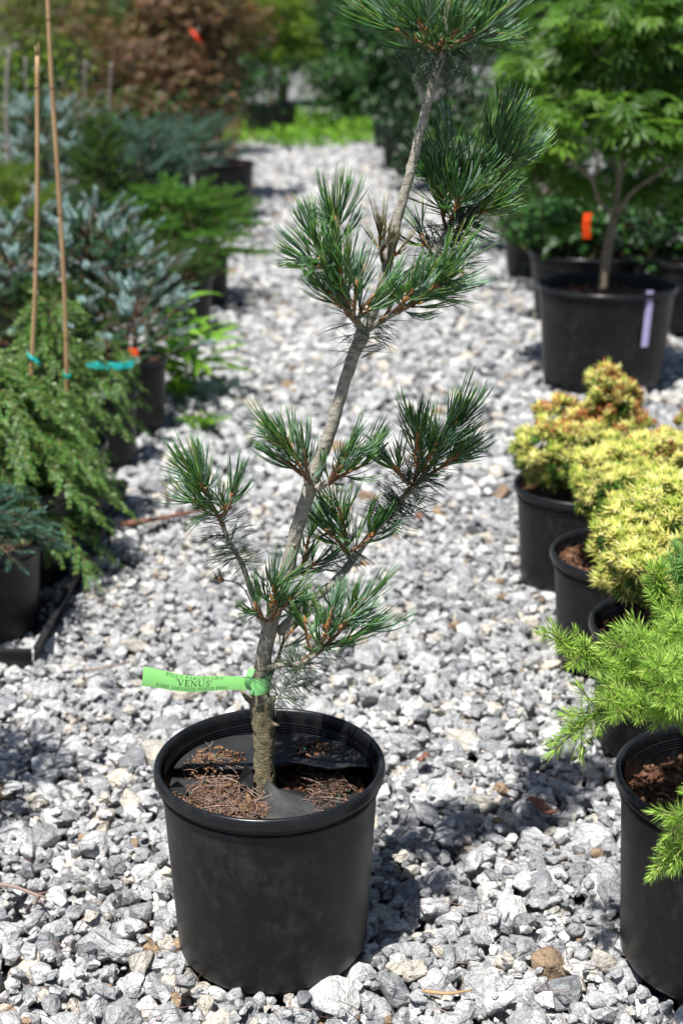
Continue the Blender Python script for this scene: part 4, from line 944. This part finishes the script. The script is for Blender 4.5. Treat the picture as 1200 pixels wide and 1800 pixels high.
LANCE = tm_leaf(.085, .40, 5); OVAL = tm_leaf(.27, .18, 3); OVAL1 = tm_leaf(.29, .18, 1); ROUND = tm_leaf(.45, .15, 1)
weed('leafy_weed', 'bright green weed with long narrow leaves growing at the gravel edge', onz(345, 692, 0), 6, .34, .25, 81, LANCE, ['weed'])
weed('low_weed', 'low round-leaved weed on the gravel below the narrow-leaved weed', onz(352, 752, 0), 9, .05, .030, 82, OVAL, ['clover'])
weed('low_weed', 'small broad-leaved weed at the foot of the narrow-leaved weed', onz(310, 700, 0), 8, .12, .05, 83, OVAL, ['weed'])
weed('low_weed', 'tiny weed patch far along the path beside the lone pot', onz(432, 398, 0), 6, .05, .05, 84, OVAL, ['clover'])

# --- the far end: maples, ground cover, shrubs, trees
LACE = tm_palm(7, .075, .3, False, 110); PALM = tm_palm(9, .12, .28, True, 130)
def dome_maple(name, label, key, cpx, cpy, Y, rad, n, mats, seed, size, ncl=26, cl=.34, nmat=1, trunk_r=.03, extra=()):
    rad = np.asarray(rad)*1.15; r = np.random.default_rng(seed); c = at(cpx, cpy, Y); b = POTS[key][0]+vec(0, 0, POTS[key][2]-.04) if isinstance(key, str) else np.asarray(key)
    cl_ = clump_cloud(r, c, rad, ncl, cl); limbs = [([b, b+vec(.02, 0, .15), (b+c)/2+vec(0, 0, .05), c], trunk_r, trunk_r*.5)]
    for cc, _ in cl_[::2]: limbs.append(([(b+c)/2, (c+cc)/2+vec(0, 0, .06), cc], trunk_r*.45, trunk_r*.12))
    return leafy(name, label, 'maple', b, limbs, cl_, LACE if size < .07 else PALM, mats, n, size, seed, .55, trunk_r, nmat=nmat)
dome_maple('laceleaf_maple', 'wide red-brown weeping laceleaf maple behind the silver firs', 'L14', 292, 105, POTS['L14'][0][1]+.1, (.72, .5, .64), 7000, ['maple_red', 'maple_red2'], 91, .062, 34, .32, 2)
dome_maple('laceleaf_maple', 'green weeping laceleaf maple in the broad tub at the far end', 'L8', 478, 46, POTS['L8'][0][1]+.1, (.56, .5, .40), 4200, ['maple_lace'], 92, .066, 26, .36)
b0 = onz(30, 300, 0)
dome_maple('bronze_maple', 'dull bronze maple in the top corner behind the canes', b0+vec(-.2, 1.5, 0), 70, 60, b0[1]+1.5, (.95, .6, .75), 4200, ['maple_red2', 'maple_lace'], 93, .064, 30, .34, 2)
gcv = np.random.default_rng(8); k = 5200
gx = gcv.uniform(-3.0, 2.3, k); gy = gcv.uniform(15.0, 19.5, k)+.3*np.sin(gx*3.4); hh = .10+.06*np.sin(gx*3.1)*np.sin(gy*2.3)
P = np.stack([gx, gy, gcv.uniform(.0, 1, k)*hh], -1); g = G()
place(g, ROUND, P, leaf_frames(unit(gcv.normal(0, .4, (k, 3))+vec(0, 0, 1)), gcv.normal(0, 1, (k, 3))), gcv.uniform(.06, .10, k))
tag(mk('ground_cover', g, ['clover']), 'bright green low ground cover across the end of the path', 'ground cover', None, 'stuff')
def shrub(label, px, py, Y, rad, n, mats, seed, size=.07, tm=None, ncl=16, cl=.42, name='leafy_shrub', cat='shrub', nmat=1, group=None, shell=.45):
    Y *= 1.24; size *= 1.1; r = np.random.default_rng(seed); c = at(px, py, Y); b = vec(c[0], c[1], 0); rad = np.asarray(rad, float)*1.12; c = c.copy()
    cl_ = clump_cloud(r, c, rad, ncl, cl); limbs = [([b, b+vec(r.normal(0, .03), 0, .1), c], .02, .01)]+[([b+vec(0, 0, .08), (b+q[0])/2+vec(0, 0, .05), q[0]], .012, .004) for q in cl_[::2]]
    return leafy(name, label, cat, b, limbs, cl_, tm if tm is not None else OVAL1, mats, n, size, seed, .2, .02, 'wood', shell, group, nmat=nmat)
shrub('mid-green shrub between the red maple and the far tub', 405, 110, 15.4, (.7, .5, .55), 2600, ['shrub', 'shrub_dark'], 111, .08, nmat=2)
shrub('dark shrub low behind the red laceleaf maple', 300, 150, 11.5, (.9, .5, .6), 3000, ['shrub_dark', 'shrub'], 112, .08, nmat=2, ncl=24)
shrub('dark olive shrub behind the thin grey canes', 70, 190, 8.4, (.75, .4, .5), 3000, ['shrub_dark', 'maple_lace'], 113, .06, nmat=2, ncl=24)
shrub('brownish green shrub below the red maple beside thin canes', 205, 225, 7.9, (.45, .3, .32), 1700, ['shrub', 'maple_red2'], 114, .05, nmat=2)
shrub('glossy dark shrub in the row above the slim far pots', 694, 118, POTS['Q'][0][1]/1.24, (.34, .3, .50), 2600, ['shrub_dark', 'shrub'], 101, .065, nmat=2)
shrub('tall dark shrub behind the pine trunk in the picture', 778, 120, 8.9, (.42, .35, .66), 3600, ['shrub_dark'], 102, .06)
shrub('dark shrub over the slim pot beside the maple', 905, 250, 6.6, (.34, .3, .55), 2600, ['shrub_dark', 'shrub'], 103, .05, nmat=2)
shrub('light green low shrub at the end of the path', 600, 150, 14.5, (.75, .4, .35), 2600, ['shrub'], 104, .08)
shrub('blue-green shrub behind the green laceleaf maple', 590, 70, 16.0, (.7, .5, .75), 3200, ['shrub_dark', 'shrub'], 105, .09, nmat=2)
shrub('light green shrub beside the blue-green one at the far end', 655, 70, 15.0, (.40, .4, .65), 2200, ['shrub'], 106, .085)
r9 = np.random.default_rng(77)
names = ['wide', 'dark', 'rounded', 'loose', 'dense', 'low-branched', 'shaggy', 'pale-edged', 'heavy', 'leaning']
for i in range(10):
    X = -8.6+i*1.9+r9.normal(0, .2); Yb = 22.5+r9.uniform(-.8, 1.6); c = vec(X, Yb, 1.6); b = vec(X, Yb, 0); rad = vec(1.4, 1.0, 1.5)
    cl_ = clump_cloud(r9, c, rad, 22, .38); limbs = [([b, b+vec(.05, 0, .6), c+vec(0, 0, .6)], .09, .04)]+[([b+vec(0, 0, .5), (b+q[0])/2+vec(0, 0, .3), q[0]], .03, .01) for q in cl_[::2]]
    leafy('broadleaf_tree', f'{names[i]} dark green tree in the far hedge line, number {i+1} along'.replace(f', number {i+1} along', ', '+['first', 'second', 'third', 'fourth', 'fifth', 'sixth', 'seventh', 'eighth', 'ninth', 'tenth'][i]+' from the canes side'), 'tree', b, limbs, cl_, OVAL1, ['shrub_dark', 'shrub'], 3400, .15, 200+i, .2, .06, 'wood', .45, 'trees closing off the far end', nmat=2)
# --- right: the maple
YM = POTS['M'][0][1]; mp_ = lambda x, y, d=0: at(x, y, YM+d); mb = potbase('M', .05)
limbs = [([mp_(1058, 512), mp_(1066, 450), mp_(1074, 400), mp_(1080, 374)], .019, .015), ([mp_(1080, 378), mp_(1088, 310), mp_(1100, 240), mp_(1104, 150, .05), mp_(1096, 40, .05)], .011, .005),
         ([mp_(1078, 380), mp_(1050, 350, -.04), mp_(1042, 318, -.06), mp_(1010, 290, -.1), mp_(960, 230, -.12)], .008, .003), ([mp_(1084, 376), mp_(1110, 338, -.03), mp_(1165, 298, -.06), mp_(1210, 240, -.08)], .009, .004),
         ([mp_(1088, 310), mp_(1060, 250, .12), mp_(1020, 150, .18)], .008, .004), ([mp_(1100, 240), mp_(1150, 160, .1), mp_(1190, 90, .15)], .008, .004), ([mp_(1042, 318, -.06), mp_(1050, 290, -.05), mp_(1030, 240, 0)], .006, .003)]
r_m = np.random.default_rng(55); mc = []
for x, y, d, s in ((960, 215, -.12, 1), (1010, 150, .1, 1.1), (1060, 210, -.15, 1), (1120, 190, -.2, 1.1), (1175, 230, -.12, 1.1), (1190, 120, .05, 1.2), (1100, 80, 0, 1.3), (1000, 60, .2, 1.2), (930, 110, .15, 1), (1050, 20, -.1, 1.2), (1150, 20, -.1, 1.3),
                   (1020, 300, .15, .7), (1150, 320, .25, .8), (950, 300, .1, .7), (1215, 330, .0, .8), (900, 240, .1, .7), (980, 370, .25, .6), (1090, 300, .3, .8), (1240, 180, 0, 1.2)):
    mc.append((mp_(x, y+r_m.normal(0, 14), d), vec(.135, .14, .125)*s))
leafy('japanese_maple', 'fresh green cut-leaf maple with forked trunk in the wide pot', 'maple', mb, limbs, mc, PALM, ['maple'], 800, .090, 56, .75, .02, 'wood_grey', .55)
conifer('candle_pine', 'shaded pine with pale upright candles behind the maple', 'pine', vec(*at(965, 330, 6.9)[:2], 0), 1.05, .44, 46, lambda t: max(.25, 1-.7*t), lambda t: .4+.5*t, BR_PINE, ['spruce', 'rhodo'], 57, tw=.09, trunk_r=.014, scale=(1, 1.5))
shrub('dense green shrub behind the maple crown at the frame edge', 1170, 120, 6.4, (.75, .45, .75), 4200, ['shrub', 'shrub_dark'], 107, .06, nmat=2, ncl=24)
shrub('deep green shrub filling the gap behind candle pine', 1010, 60, 7.6, (.75, .4, .7), 4000, ['shrub_dark', 'shrub'], 108, .06, nmat=2, ncl=24)
shrub('low dark shrub in the shaded pot behind the maple trunk', 1150, 372, POTS['N2'][0][1]/1.24, (.32, .25, .24), 1500, ['shrub_dark', 'shrub'], 109, .045, nmat=2)
shrub('dark shrub added to darken the gap below the maple fork', 1065, 385, 5.6, (.34, .2, .28), 1700, ['shrub_dark'], 115, .05)  # added shrub; its dark leaves stand in for shade over the bright gravel
shrub('light green leafy plant drooping over the pot behind the maple', 990, 392, POTS['N'][0][1]/1.24, (.24, .20, .15), 900, ['shrub'], 110, .05)
# --- right front: yellow cypresses
def cyp_choose(red_dir=None, zred=9, amount=0):
    def f(P, q, d, r):
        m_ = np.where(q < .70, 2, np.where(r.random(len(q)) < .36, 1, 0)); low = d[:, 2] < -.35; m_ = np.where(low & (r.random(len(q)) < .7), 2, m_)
        if amount: m_ = np.where((P[:, 2] > zred) & (q > .6) & (r.random(len(q)) < amount) & (d@red_dir > -.1), 3, m_)
        return m_
    return f
def cypress(key, label, spec, seed, n, chooser, Yoff=0):
    Yc = POTS[key][0][1]; lumps = []
    for x, y, dy, rx, rz in spec:
        p = at(x, y, Yc+dy); s = depth(p)/FPX; lumps.append((p, vec(rx*s, rx*s*.95, rz*s)))
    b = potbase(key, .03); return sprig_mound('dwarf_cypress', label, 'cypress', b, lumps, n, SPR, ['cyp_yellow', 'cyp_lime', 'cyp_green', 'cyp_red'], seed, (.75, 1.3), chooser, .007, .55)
zA = at(1060, 745, POTS['A'][0][1])[2]
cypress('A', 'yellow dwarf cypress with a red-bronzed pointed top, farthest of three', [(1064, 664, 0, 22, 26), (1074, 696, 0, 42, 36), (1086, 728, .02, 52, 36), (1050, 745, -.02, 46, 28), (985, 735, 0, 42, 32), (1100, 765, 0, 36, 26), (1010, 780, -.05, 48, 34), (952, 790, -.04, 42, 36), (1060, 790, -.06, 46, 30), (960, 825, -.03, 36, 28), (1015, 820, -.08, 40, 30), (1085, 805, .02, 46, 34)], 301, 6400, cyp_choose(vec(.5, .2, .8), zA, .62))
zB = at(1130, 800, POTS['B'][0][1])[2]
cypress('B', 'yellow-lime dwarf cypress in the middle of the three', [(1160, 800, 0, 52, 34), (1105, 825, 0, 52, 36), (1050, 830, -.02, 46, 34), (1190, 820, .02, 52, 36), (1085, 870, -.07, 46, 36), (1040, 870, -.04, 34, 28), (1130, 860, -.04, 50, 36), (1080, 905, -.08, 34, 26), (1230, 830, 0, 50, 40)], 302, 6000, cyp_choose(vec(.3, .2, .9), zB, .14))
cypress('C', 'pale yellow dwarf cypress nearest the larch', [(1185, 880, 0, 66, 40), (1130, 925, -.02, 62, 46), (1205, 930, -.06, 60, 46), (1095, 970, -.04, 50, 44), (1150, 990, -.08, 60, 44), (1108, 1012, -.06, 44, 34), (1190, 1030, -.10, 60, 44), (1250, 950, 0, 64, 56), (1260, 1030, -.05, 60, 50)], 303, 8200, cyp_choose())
eb = at(1225, 735, 3.45)
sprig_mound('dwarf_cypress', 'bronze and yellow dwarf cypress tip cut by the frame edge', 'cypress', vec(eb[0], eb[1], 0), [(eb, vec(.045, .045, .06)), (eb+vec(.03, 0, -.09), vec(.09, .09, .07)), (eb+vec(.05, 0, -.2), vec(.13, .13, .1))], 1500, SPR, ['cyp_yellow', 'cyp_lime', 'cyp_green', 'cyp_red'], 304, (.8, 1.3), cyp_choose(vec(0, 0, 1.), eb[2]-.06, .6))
# larch
YE = POTS['E'][0][1]; rl = np.random.default_rng(400); lroot = thing('larch', potbase('E', .05), 'bright green soft-needled larch spreading over the path edge', 'larch')
lp = lambda x, y, d: at(x, y, YE+d); lt = potbase('E', .05); gt = G(); gt.add(*tube(smooth_path([lt, lt+vec(0, 0, .10), lt+vec(.01, 0, .22)], 10), np.linspace(.010, .006, 10), 8)); mk('trunk', gt, ['wood'], lroot)
def larch_branch(pts, side, seed_mat=0, k=19, sc=1.05):
    P = smooth_path([np.asarray(p) for p in pts], 14); gb = G(); gb.add(*tube(P, np.linspace(.0042, .0014, 14), 6)); b = mk('branch', gb, ['wood'], lroot); g = G(); n = k*2
    q = .15+.85*np.linspace(0, 1, n)**.75; pos = np.stack([np.interp(q, np.linspace(0, 1, 14), P[:, i]) for i in range(3)], -1); tn_ = unit(np.stack([np.interp(q, np.linspace(0, 1, 14), np.gradient(P[:, i])) for i in range(3)], -1))
    sg = np.where(np.arange(n) % 2 == 0, 1., -1.)[:, None]; sd_ = np.cross(tn_, unit(vec(.1, -.3, 1.)))*sg
    d = unit(tn_*1.0+sd_*side*rl.uniform(.4, 1.1, (n, 1))+rl.normal(0, .38, (n, 3))+vec(0, 0, .22)); d[-1] = tn_[-1]
    wh = rl.integers(0, 3, n)
    for j in range(3):
        m_ = wh == j
        if m_.any(): place(g, BR_LARCH[j], pos[m_], frames(d[m_], rl.uniform(0, 6, m_.sum())), sc*rl.uniform(.65, 1.05, m_.sum())*(.92+.18*q[m_]), mat=None)
    # needles along the branch itself
    nn = 14; qq = np.linspace(.2, .95, nn); pp = np.stack([np.interp(qq, np.linspace(0, 1, 14), P[:, i]) for i in range(3)], -1); tt = unit(np.stack([np.interp(qq, np.linspace(0, 1, 14), np.gradient(P[:, i])) for i in range(3)], -1))
    place(g, BR_LARCH[0], pp, frames(tt, rl.uniform(0, 6, nn)), np.full(nn, .5*sc))
    mk('needles', g, [['larch', 'larch_blue'][seed_mat], 'wood'], b)
top_ = lt+vec(.0, -.0, .12)
larch_branch([top_+vec(0, 0, .0), lp(1180, 1225, -.03), lp(1090, 1180, -.06), lp(1040, 1155, -.07), lp(985, 1130, -.07)], .7)
larch_branch([top_+vec(0, 0, .02), lp(1200, 1190, -.02), lp(1150, 1150, -.04), lp(1108, 1140, -.05)], .75)
larch_branch([top_, lp(1190, 1245, -.06), lp(1110, 1230, -.10), lp(1060, 1245, -.12), lp(1012, 1285, -.12)], .7)
larch_branch([top_, lp(1200, 1255, -.08), lp(1140, 1245, -.14), lp(1085, 1235, -.16)], .8)
larch_branch([top_+vec(0, 0, .04), lp(1220, 1150, -.02), lp(1180, 1090, -.03), lp(1160, 1040, -.03)], .7)
larch_branch([top_+vec(0, 0, .06), lp(1250, 1120, 0), lp(1215, 1050, 0), lp(1200, 1000, .0)], .7, 1)
larch_branch([top_+vec(0, 0, .04), lp(1210, 1190, -.06), lp(1165, 1150, -.10), lp(1130, 1125, -.12)], .8)
larch_branch([top_+vec(0, 0, .03), lp(1230, 1190, -.10), lp(1190, 1170, -.16), lp(1150, 1175, -.18)], .8)
larch_branch([top_+vec(0, 0, .06), lp(1260, 1140, -.04), lp(1225, 1110, -.1), lp(1185, 1110, -.13)], .8)
larch_branch([top_, lp(1235, 1250, -.10), lp(1205, 1225, -.18), lp(1180, 1230, -.2)], .8)
larch_branch([lt+vec(.02, 0, .05), lp(1290, 1330, -.16), lp(1240, 1430, -.23), lp(1195, 1480, -.24), lp(1168, 1510, -.24)], .7)
larch_branch([lt+vec(.02, 0, .05), lp(1300, 1340, -.16), lp(1250, 1400, -.23), lp(1205, 1440, -.25)], .7)
larch_branch([lt+vec(.02, 0, .12), lt+vec(.12, 0, .2), lt+vec(.2, .05, .26)], .7)
larch_branch([lt+vec(0, 0, .12), lt+vec(.03, .08, .2), lt+vec(.02, .16, .25)], .7)

# ------------------------------------------------------------------ canes, ties, ribbons, tray, litter
def cane(label, pts, r, nodes, name='bamboo_cane', mat='cane', split=False, nd='cane_node'):
    P = smooth_path([np.asarray(p) for p in pts], 30); root = thing(name, P[-1], label, 'cane'); g = G(); g.add(*tube(P, np.linspace(r*.9, r, 30), 10)); mk('stalk', g, [mat], root)
    for q in nodes:
        p = np.array([np.interp(q, np.linspace(0, 1, 30), P[:, k]) for k in range(3)]); d = unit(P[min(29, int(q*29)+1)]-P[max(0, int(q*29)-1)]); gn = G()
        gn.add(*tube([p-d*r*.55, p-d*r*.2, p+d*r*.2, p+d*r*.55], [r*.97, r*1.13, r*1.13, r*.97], 10)); mk('node', gn, [nd], root)
    if split:
        p = P[0]; gs = G(); gs.add(*tube([p-vec(.002, 0, .002), p+vec(-.003, 0, .02)], [r*.5, r*.2], 6)); gs.add(*tube([p+vec(.003, 0, -.002), p+vec(.004, 0, .026)], [r*.4, r*.12], 6)); mk('split_end', gs, [mat], root)
    return root
YL2, YL3 = POTS['L2'][0][1]+.02, POTS['L3'][0][1]+.02
cane('shorter bamboo cane with a split top rising from the front hemlock', [at(66, 98, YL2), at(66, 350, YL2), at(62, 520, YL2), at(54, 680, YL2), at(44, 930, YL2)], .0052, (.06, .42, .63, .82), split=True)
cane('taller bamboo cane leaving the top of the picture', [at(82, -60, YL3-.13), at(90, 120, YL3-.13), at(103, 320, YL3-.13), at(114, 520, YL3-.13), at(119, 735, YL3-.12), at(121, 860, YL3-.10)], .0056, (.09, .21, .44, .68, .85), )
for lab, x0, y0, x1, y1, Y in (('thin weathered grey cane at the frame edge in the top corner', 17, 82, 9, 190, 7.6), ('thin grey cane with a teal tie between the bamboo canes', 45, 100, 46, 200, 8.0), ('thin dark cane before the red maple, beside taller bamboo', 150, 105, 149, 185, 8.2), ('thin dark cane nearest the middle of the red maple', 196, 110, 190, 215, 8.2)):
    cane(lab, [at(x0, y0, Y), at((x0+x1)/2, (y0+y1)/2, Y), onz((x0*.2+x1*.8), 300, 0)*vec(0, 0, 0)+vec(at(x1, y1, Y)[0], Y, .02)], .010 if x0 < 30 else .006, (.4, .7), 'plant_stake', 'grey_cane', nd='grey_cane')
def ribbon(label, pts, wd, mat, name='ribbon', wvec=vec(1, 0, 0), cat='ribbon', wob=.004):
    s = smooth_path([np.asarray(p) for p in pts], 14); rr_ = np.random.default_rng(len(label)); W_ = np.stack([s-wvec*wd/2, s+rr_.normal(0, wob*.3, s.shape), s+wvec*wd/2+vec(0, wob, 0)], 1).reshape(-1, 3); g = G()
    g.add(W_, grid_tris(14, 3)); g.add(W_+vec(0, .0006, -.0002), grid_tris(14, 3)[:, ::-1]); return tag(mk(name, g, [mat], base=s[-1]), label, cat)
ribbon('green plastic tie round the taller bamboo cane', [at(111, 658, YL3-0.142), at(117, 662, YL3-0.146), at(125, 660, YL3-0.140)], .011, 'tape', 'cane_tie', vec(0, 0, 1), 'tie')
ribbon('lower green tie on the taller cane at the hemlock crown', [at(112, 735, YL3-0.142), at(119, 738, YL3-0.146), at(127, 736, YL3-0.140)], .011, 'tape', 'cane_tie', vec(0, 0, 1), 'tie')
ribbon('teal tie knotted on the shorter bamboo cane', [at(48, 622, YL2-.010), at(56, 630, YL2-.014), at(64, 634, YL2-.012), at(70, 640, YL2-.01)], .010, 'turq', 'cane_tie', vec(0, 0, 1), 'tie')
Y4 = POTS['L4'][0][1]; 
ribbon('turquoise ribbon stretched round the small hemlock stem', [at(152, 644, Y4-.07), at(176, 642, Y4-.08), at(205, 644, Y4-.08), at(234, 640, Y4-.06)], .020, 'turq', 'ribbon', vec(0, 0, 1))
Y5 = POTS['L5'][0][1]
ribbon('orange ribbon end hanging at the tall pot rim', [at(232, 612, Y5-.12), at(236, 622, Y5-.125), at(237, 636, Y5-.12)], .026, 'orange')
ribbon('glowing orange ribbon hanging behind the maple trunk', [at(1033, 374, YM-.2), at(1030, 392, YM-.21), at(1031, 420, YM-.21)], .028, 'orange')
ribbon('red ribbon in the red laceleaf maple crown', [at(336, 52, POTS['L14'][0][1]-.62), at(345, 64, POTS['L14'][0][1]-.63), at(353, 76, POTS['L14'][0][1]-.62)], .026, 'redtag')
ribbon('small orange ribbon at the crown of green laceleaf maple', [at(438, 8, POTS['L8'][0][1]-.6), at(441, 14, POTS['L8'][0][1]-.61), at(440, 21, POTS['L8'][0][1]-.6)], .035, 'orange')
ribbon('small red tag on the grey-green spreading spruce', [at(362, 352, POTS['L15'][0][1]-.4), at(372, 354, POTS['L15'][0][1]-.41), at(380, 357, POTS['L15'][0][1]-.4)], .02, 'redtag', 'ribbon', vec(0, 0, 1))
mc_, mr_, mh_ = POTS['M']
rz = lambda x, y: at(x, y, mc_[1]-mr_*.88)
ribbon('lavender strip hanging over the rim of the maple pot', [rz(1142, 511), rz(1140, 540), rz(1136, 575), rz(1132, 610)], .024, 'lav', 'label_strip', vec(1, 0, 0), 'label')
p4 = potbase('L4', .03); gq = G(); rr4 = np.random.default_rng(6); nn = 12
P = np.array([[p4[0]-.01+(i/(nn-1)-.5)*.12, p4[1]-.03+(j/(nn-1)-.5)*.09, p4[2]+.014+rr4.uniform(-.008, .012)] for i in range(nn) for j in range(nn)]); gq.add(P, grid_tris(nn, nn)); gq.add(P-vec(0, 0, .001), grid_tris(nn, nn)[:, ::-1])
tag(mk('plastic_scrap', gq, ['crinkle'], smooth=False, base=p4), 'crumpled pale plastic scrap lying in a pot of the hemlock row', 'plastic')
# long black tray under the front pots of the left row
a_, b_ = onz(60, 1150, .03), onz(150, 985, .03); dxy = unit(b_-a_); a2 = a_-dxy*.01; b2 = b_+dxy*.55; nrm = vec(-dxy[1], dxy[0], 0)
def wallbox(g, p, q, th, z0, z1, flare=.0):
    n_ = unit(np.cross(q-p, [0, 0, 1.])); V = []
    for e in (p, q):
        for s, z in ((-1, z0), (1, z0), (1, z1), (-1, z1)):
            V.append(vec(e[0], e[1], 0)+n_*(s*th/2+(flare if z == z1 else 0))+vec(0, 0, z))
    g.add(V, [(0, 1, 2), (0, 2, 3), (4, 6, 5), (4, 7, 6), (0, 4, 5), (0, 5, 1), (1, 5, 6), (1, 6, 2), (2, 6, 7), (2, 7, 3), (3, 7, 4), (3, 4, 0)])
tr = thing('plastic_tray', a2*vec(1, 1, 0), 'long low black plastic tray under the front hemlock pots', 'tray'); WID = .34
for nm, p, q in (('side', a2, b2), ('side', b2+nrm*WID, a2+nrm*WID), ('side', b2+dxy*.003, b2+nrm*WID+dxy*.003), ('side', a2+nrm*WID-dxy*.003, a2-dxy*.003)):
    g = G(); wallbox(g, p, q, .004, -.004, .045, .006); wallbox(g, p+unit(np.cross(q-p, [0, 0, 1.]))*.008, q+unit(np.cross(q-p, [0, 0, 1.]))*.008, .012, .0455, .050); mk(nm, g, ['tray'], tr, smooth=False)
g = G(); wallbox(g, a2+nrm*WID/2, b2+nrm*WID/2, WID-.01, -.003, .004); mk('floor_sheet', g, ['tray'], tr, smooth=False)
# litter on the gravel
def stick(label, px, r, name='dry_stick', mat='dead_needle', z=.022, twigs=()):
    P = smooth_path([onz(x, y, z+h_) for x, y, h_ in px], 14); g = G(); rs = np.random.default_rng(len(label)); g.add(*tube(P, r*np.linspace(1, .6, 14)*(1+rs.normal(0, .1, 14)), 7))
    for tw_ in twigs: g.add(*tube([onz(x, y, z+h_) for x, y, h_ in tw_], [r*.6, r*.35], 5))
    return tag(mk(name, g, [mat], base=P[0]), label, 'stick')
stick('reddish forked dry twig on the gravel by the frame edge', [(-10, 1552, .006), (30, 1560, .010), (62, 1572, .010), (82, 1578, .006)], .0032, twigs=([(62, 1572, .01), (86, 1568, .014)], [(62, 1572, .01), (80, 1592, .0)], [(70, 1575, .01), (60, 1596, .0)]))
stick('long brown stick lying on gravel behind the left low branch', [(212, 922, .006), (260, 915, .012), (312, 905, .010), (360, 895, .006)], .007, mat='dead_leaf')
stick('short brown stick on gravel near the tray end', [(150, 1178, .008), (190, 1172, .012), (228, 1162, .008)], .0028)
stick('short pale stick at the gravel beside the big pot base', [(742, 1742, .004), (790, 1746, .008), (830, 1740, .004)], .0026, mat='cane')
def bark_piece(label, x, y, L, w_, a, seed):
    rs = np.random.default_rng(seed); p = onz(x, y, .03); n_ = 9; V = []
    for i in range(n_):
        for j in range(3):
            u = i/(n_-1)-.5; v = (j-1)*.5*w_*(1-1.2*u*u+rs.normal(0, .12)); V.append(vec(u*L*cos(a)-v*sin(a), u*L*sin(a)+v*cos(a), .004*sin(u*7)+rs.normal(0, .0012)+(.004 if j == 1 else 0))+p)
    V = np.array(V); g = G(); g.add(V, grid_tris(n_, 3)); g.add(V-vec(0, 0, .002), grid_tris(n_, 3)[:, ::-1]); return tag(mk('bark_piece', g, ['dead_leaf'], base=p, smooth=False), label, 'bark')
bark_piece('curled red-brown bark piece on the gravel beside the larch pot', 952, 1415, .062, .022, 2.2, 1)
bark_piece('small brown dry leaf on gravel behind the pine pot', 742, 1330, .03, .012, .4, 2)
bark_piece('reddish leaf scrap on the gravel beside the pine whorl', 736, 905, .05, .018, 1.1, 3)
rs = np.random.default_rng(12); ng = 240; P = []
for _ in range(ng):
    x, y = rs.uniform(0, 1200), rs.uniform(900, 1790); P.append(onz(x, y, .024))
P = np.array(P); a = rs.uniform(0, 6.28, ng); d0 = unit(np.stack([np.cos(a), np.sin(a), rs.normal(0, .25, ng)], -1)); b3 = a+rs.normal(0, .5, ng); d1 = unit(np.stack([np.cos(b3), np.sin(b3), rs.normal(-.2, .2, ng)], -1)); g = G()
curved_blades(g, P, d0, d1, rs.uniform(.02, .06, ng), .0013, mats=(0, 0, 0)); tag(mk('needle_litter', g, ['dead_needle']), 'stray dead pine needles scattered over the gravel', 'litter', None, 'stuff')
print('TRIS', sum(len(m.polygons) for m in bpy.data.meshes))
